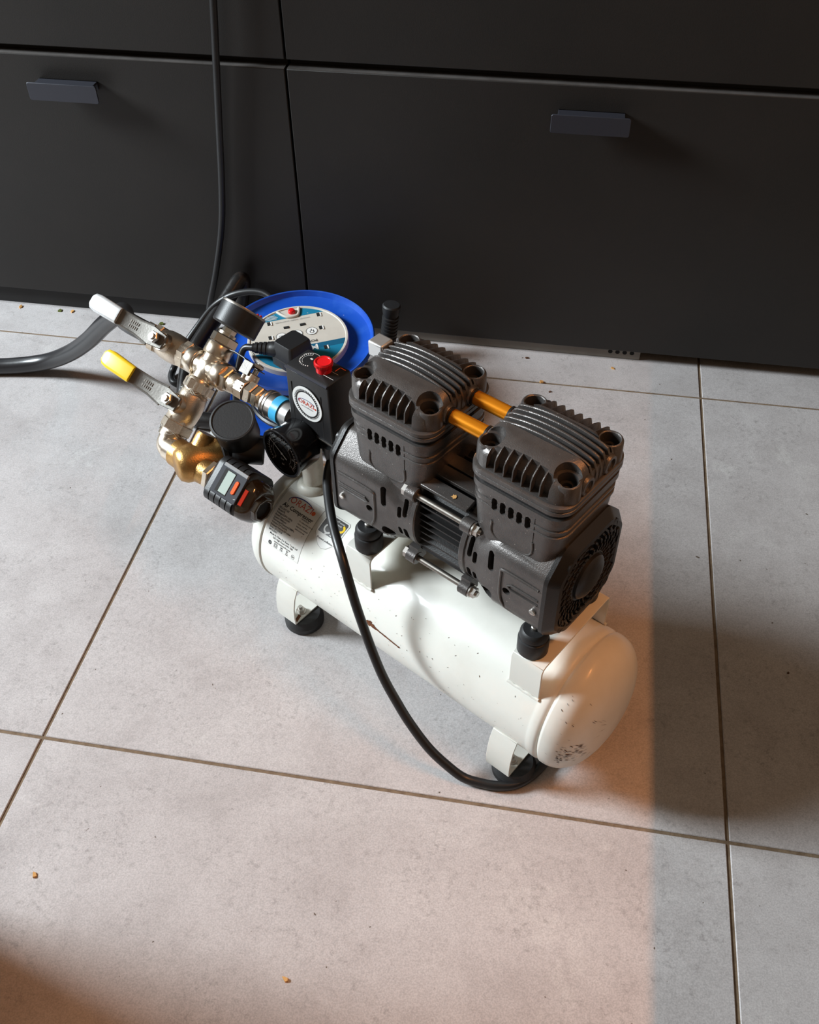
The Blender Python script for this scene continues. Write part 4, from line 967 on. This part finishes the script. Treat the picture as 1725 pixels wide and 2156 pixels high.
plate_print(chord(0.0684, 0.0490, 0.0675), M_teal, 'teal_panel', 0.00015)
plate_print(chord(0.0684, -0.0675, -0.0190), M_teal, 'teal_panel', 0.00015)
ch = [p_ for p_ in chord(0.0684, -0.0300, -0.0185) if p_[0] > 0]
plate_print([(0.0150, -0.0300)] + ch + [(0.0150, -0.0185)], M_teal_dark, 'teal_band', 0.00020)
# sockets: rectangular pin holes with pale shutters
for (x, y) in ((-0.0119, 0.0283), (0.0124, 0.0284), (-0.0352, 0.0440), (0.0391, 0.0440), (0.0365, 0.0136), (-0.0388, 0.0119), (0.0345, -0.0311), (0.0310, -0.0570), (0.0106, -0.0491), (-0.0340, -0.0330), (-0.0120, -0.0480)):
    horiz = abs(y - 0.02835) < 1e-4
    w, h = (0.0040, 0.0024) if horiz else (0.0024, 0.0036)
    f = pf(0.0004); c0 = f(x, y); ex = Vector((cos(PA), sin(PA), 0)); ey = Vector((-sin(PA), cos(PA), 0))
    MB().obox(c0, ex, ey, (0, 0, 1), w, h, 0.0003).build('pin_slot', M_hole, plate)
    if not horiz: MB().obox(f(x + 0.0033, y - 0.0008), ex, ey, (0, 0, 1), 0.0010, h + 0.0006, 0.0006).build('shutter', M_white_print, plate)
# reset button in its raised V frame
f = pf(0.0010); ex = Vector((cos(PA), sin(PA), 0)); ey = Vector((-sin(PA), cos(PA), 0))
mb = MB(); mb.add([f(-0.015, 0.0665), f(-0.006, 0.0505), f(0.0085, 0.0505), f(0.014, 0.0665)], [(0, 1, 2, 3)]); mb.build('reset_panel', M_plate, plate, smooth=False)
mb = MB()
mb.tube(smooth_path([f(-0.0190, 0.0665), f(-0.0120, 0.0560), f(-0.0050, 0.0500), f(0.0070, 0.0495), f(0.0115, 0.0550), f(0.0145, 0.0675)], 5), 0.0021, 10); mb.build('reset_frame', M_plate, plate)
MB().lathe([(0, 0.0055), (0.003, 0.0052), (0.0048, 0.0038), (0.0054, 0.0005)], f(0.0022, 0.0600), (0, 0, 1), 28).build('reset_button', M_red, plate)
# printing; the lettering stands upside down to this side
def upf(x, y, dz=0.0006): 
    q = pf(dz); return lambda a, c: q(x - a, y - c)
pr = MB(); add_text(pr, 'POWER', 0.0070, upf(0.0140, -0.0118), bold=0.0001); add_text(pr, 'SWITCH OFF - UNWIND - DO NOT EXCEED', 0.0026, upf(0.0000, 0.0420))
for k, x in enumerate((-0.0222, 0.0003, 0.0222)):
    flat(pr, ringpts(x, 0.0098, 0.0078, 0.0084, n=28), pf(0.0006))
add_text(pr, 'MAX', 0.0038, upf(-0.0222, 0.0112)); flat(pr, ringpts(0.0003, 0.0090, 0.0034, 0.0040), pf(0.0006)); 
flat(pr, ringpts(0.0222, 0.0080, 0.0024, 0.0032), pf(0.0006)); flat(pr, rect2(0.0222, 0.0124, 0.0005, 0.0020), pf(0.0006)); flat(pr, rect2(0.0250, 0.0090, 0.0005, 0.0030), pf(0.0006))
pr.build('plate_print', M_black_print, plate, smooth=False)
wh = MB(); 
for x in (-0.0222, 0.0003, 0.0222): flat(wh, ringpts(x, 0.0098, 0, 0.0078, n=28), pf(0.0004))
add_text(wh, 'MO', 0.0165, upf(0.0120, -0.0262), bold=0.0003)
for k in range(4): flat(wh, rect2(-0.0300, 0.0515 + k * 0.0026, 0.0100 - abs(k - 1) * 0.0018, 0.0005), pf(0.0006))
wh.build('plate_print', M_white_print, plate, smooth=False)
# steel stand tube: along the floor on the left, up against the cabinet
fr_ = [(0.060, 0.5480, 0.0145), (0.020, 0.5450, 0.0145), (-0.010, 0.5475, 0.0152), (-0.0220, 0.5600, 0.0220), (-0.0320, 0.6000, 0.0410), (-0.0350, 0.6500, 0.0555), (-0.0230, 0.7000, 0.0715), (-0.0095, 0.7450, 0.0875), (0.0045, 0.7810, 0.1060), (0.0092, 0.7895, 0.1050), (0.0070, 0.7900, 0.0870), (0.0000, 0.7890, 0.0600), (-0.0080, 0.7850, 0.0250), (-0.0020, 0.7810, 0.0145), (0.060, 0.7750, 0.0145)]
fi = Matrix.Translation((0.149, 0.627, 0.0)) @ RT.to_4x4(); fi = fi.inverted()
MB().tube([fi @ p for p in smooth_path(fr_, 7)], 0.0128, 18).build('stand_tube', M_tube, reel)
# ribbed grip standing at the right, joined by a bar behind the drum
gp = Vector((0.2480, 0.7640, 0.0))
prof = [(0.020, 0.0105)]
for k in range(9): prof += [(0.024 + k * 0.0062, 0.0132), (0.0272 + k * 0.0062, 0.0132), (0.0280 + k * 0.0062, 0.0112)]
prof += [(0.0810, 0.0125), (0.0880, 0.0140), (0.0960, 0.0145), (0.0985, 0.0128), (0.0990, 0.0005)]
go = MB().lathe([(t, r) for t, r in prof], (0, 0, 0), (0.10, 0.05, 1), 32)
for k in range(len(go.v)): go.v[k] = tuple(fi @ (Vector(go.v[k]) + gp))
go.build('hand_grip', M_rubber, reel, angle=30)
MB().tube([fi @ Vector(p) for p in smooth_path([(0.060, 0.7750, 0.0145), (0.15, 0.777, 0.0145), (0.225, 0.775, 0.0145), (0.2495, 0.7645, 0.0230)], 6)], 0.0095, 14).build('stand_bar', M_tube, reel)
# the reel's own lead, looping out at the left
lead = [(0.095, 0.7200, 0.1080), (0.060, 0.7380, 0.1190), (0.0173, 0.7400, 0.1123), (-0.0192, 0.7320, 0.0927), (-0.0430, 0.7000, 0.0690), (-0.0640, 0.6750, 0.0420), (-0.0800, 0.6650, 0.0120), (-0.0800, 0.6500, 0.0060), (-0.0700, 0.6360, 0.0060), (-0.0560, 0.6420, 0.0060), (-0.0500, 0.6700, 0.0060), (-0.0300, 0.7000, 0.0060), (0.02, 0.7200, 0.0060)]
MB().tube([fi @ p for p in smooth_path(lead, 7)], 0.0055, 12).build('reel_lead', M_cable, reel)

# ================================================================== plug in the reel
plug = empty('power_plug', 'black moulded mains plug pushed into the blue cable reel socket plate', 'plug', (0.1560, 0.5660, 0.1250))
pa = rad(33)
pex, pey = Vector((cos(pa), -sin(pa), 0)), Vector((sin(pa), cos(pa), 0))
def ps(z, a, c, r, dx=0.0): return [pex * (x + dx) + pey * y + Vector((0, 0, z)) for x, y in rrect(a, c, r, 5)]
b = MB(); b.loft([ps(0.0, 0.0210, 0.0240, 0.005), ps(0.012, 0.0210, 0.0240, 0.005), ps(0.0125, 0.0200, 0.0228, 0.005), ps(0.034, 0.0180, 0.0200, 0.005), ps(0.0365, 0.0165, 0.0185, 0.005)])
pb = b.build('plug_body', M_plastic, plug, angle=30)
b = MB(); bd = (-pex * 0.80 - pey * 0.58 + Vector((0, 0, 0.02))).normalized(); p0 = -pex * 0.017 - pey * 0.012 + Vector((0, 0, 0.018))
prof = [(0.0, 0.0115), (0.010, 0.0110)]
for k in range(4): prof += [(0.0110 + k * 0.0062, 0.0104 - k * 0.0008), (0.0150 + k * 0.0062, 0.0102 - k * 0.0008), (0.0155 + k * 0.0062, 0.0086 - k * 0.0008), (0.0168 + k * 0.0062, 0.0086 - k * 0.0008)]
prof += [(0.0370, 0.0064)]
b.lathe(prof, p0, bd, 24); b.build('strain_relief', M_plastic, plug, angle=30)
pe = p0 + bd * 0.036
MB().tube(smooth_path([p0 + bd * 0.030, pe, pe + bd * 0.018 + Vector((0, 0, -0.010)), pe + Vector((-0.022, -0.040, -0.060)), pe + Vector((-0.004, -0.052, -0.1180)), pe + Vector((0.05, -0.050, -0.1240)), pe + Vector((0.14, -0.06, -0.1300))], 7), 0.0050, 12).build('plug_lead', M_cable, plug)

# ================================================================== hanging cable and air hose
hc = [(0.0330, 0.800, 0.6200), (0.0260, 0.7985, 0.5330), (0.0167, 0.7975, 0.4430), (0.0076, 0.7985, 0.3639), (-0.0039, 0.7990, 0.2625), (-0.0150, 0.7980, 0.1912), (-0.0358, 0.7975, 0.1137), (-0.0569, 0.7970, 0.0489), (-0.0640, 0.7950, 0.0180), (-0.0560, 0.7850, 0.0062), (-0.0200, 0.7700, 0.0062)]
tag(MB().tube(smooth_path(hc, 8), 0.0052, 14).build('hanging_cable', M_cable), 'thin black cable hanging down the front of the black drawers', 'cable')
Rz = Matrix.Rotation(TH, 3, 'Z')
he = Cm + Rm @ Vector((-0.1300, 0, 0)); hd_ = (Rm @ Vector((-1, 0, 0)))
hs = [(-0.620, 0.585, 0.0132), (-0.500, 0.603, 0.0132), (-0.4041, 0.6167, 0.0132), (-0.3400, 0.6270, 0.0140), (-0.2800, 0.6310, 0.0260), (-0.2250, 0.6180, 0.0580), (-0.1700, 0.5920, 0.1060), (-0.1150, 0.5580, 0.1640), (-0.0600, 0.5150, 0.2180), tuple(he + hd_ * 0.025), tuple(he - hd_ * 0.012)]
tag(MB().tube(smooth_path(hs, 8), 0.0130, 20).build('air_hose', M_hose), 'thick glossy black air hose rising off the floor to the valve manifold', 'hose')

# ================================================================== crumbs on the floor
def chip(name, x, y, s, m, label, group, seed):
    rnd = random.Random(seed); b = MB(); n = 6
    base = [(s * (0.6 + 0.6 * rnd.random()) * cos(2 * pi * k / n), 0.7 * s * (0.6 + 0.6 * rnd.random()) * sin(2 * pi * k / n)) for k in range(n)]
    b.loft([[(p, q, 0.0) for p, q in base], [(p * 0.85, q * 0.85, s * (0.25 + 0.35 * rnd.random())) for p, q in base]])
    o = b.build(name, m); o.location = (x, y, 0.0); o.rotation_euler = (0, 0, rnd.uniform(0, 6))
    return tag(o, label, 'crumb', group)
chip('wood_chip', 0.0608, -0.1513, 0.0042, M_chip, 'tan wood chip alone near the lower left edge of the picture', None, 1)
chip('wood_chip', 0.3365, -0.2059, 0.0036, M_chip, 'tan wood chip on the front tile, lower middle of the picture', None, 2)
chip('wood_chip', 0.5035, 0.7356, 0.0050, M_chip, 'small orange crumb on the grout line behind the motor heads', None, 3)
chip('wood_chip', -0.4138, 0.8060, 0.0052, M_chip, 'orange crumb at the black plinth, leftmost of the row', None, 4)
chip('leaf_bit', -0.3400, 0.8060, 0.0055, M_leaf, 'green leaf bit at the plinth between two orange crumbs', None, 5)
chip('wood_chip', -0.3180, 0.8080, 0.0045, M_chip, 'orange crumb at the black plinth just right of a leaf bit', None, 6)
chip('leaf_bit', -0.1500, 0.7950, 0.0065, M_leaf, 'green leaf bit beyond the grey lever handle', None, 7)
chip('crumb', 0.6127, 0.7900, 0.0040, M_chip, 'orange crumb under the right end of the grey plinth board', None, 8)
chip('crumb', 0.4750, 0.7960, 0.0038, M_crumb_brown, 'dark crumb in front of the grey plinth board', None, 9)
chip('crumb', 0.5180, 0.7130, 0.0028, M_crumb_brown, 'tiny dark crumb on the tile behind the right cylinder head', None, 10)
chip('crumb', 0.8315, 0.2260, 0.0022, M_crumb_brown, 'tiny dark crumb alone on the shaded right-hand tile', None, 11)
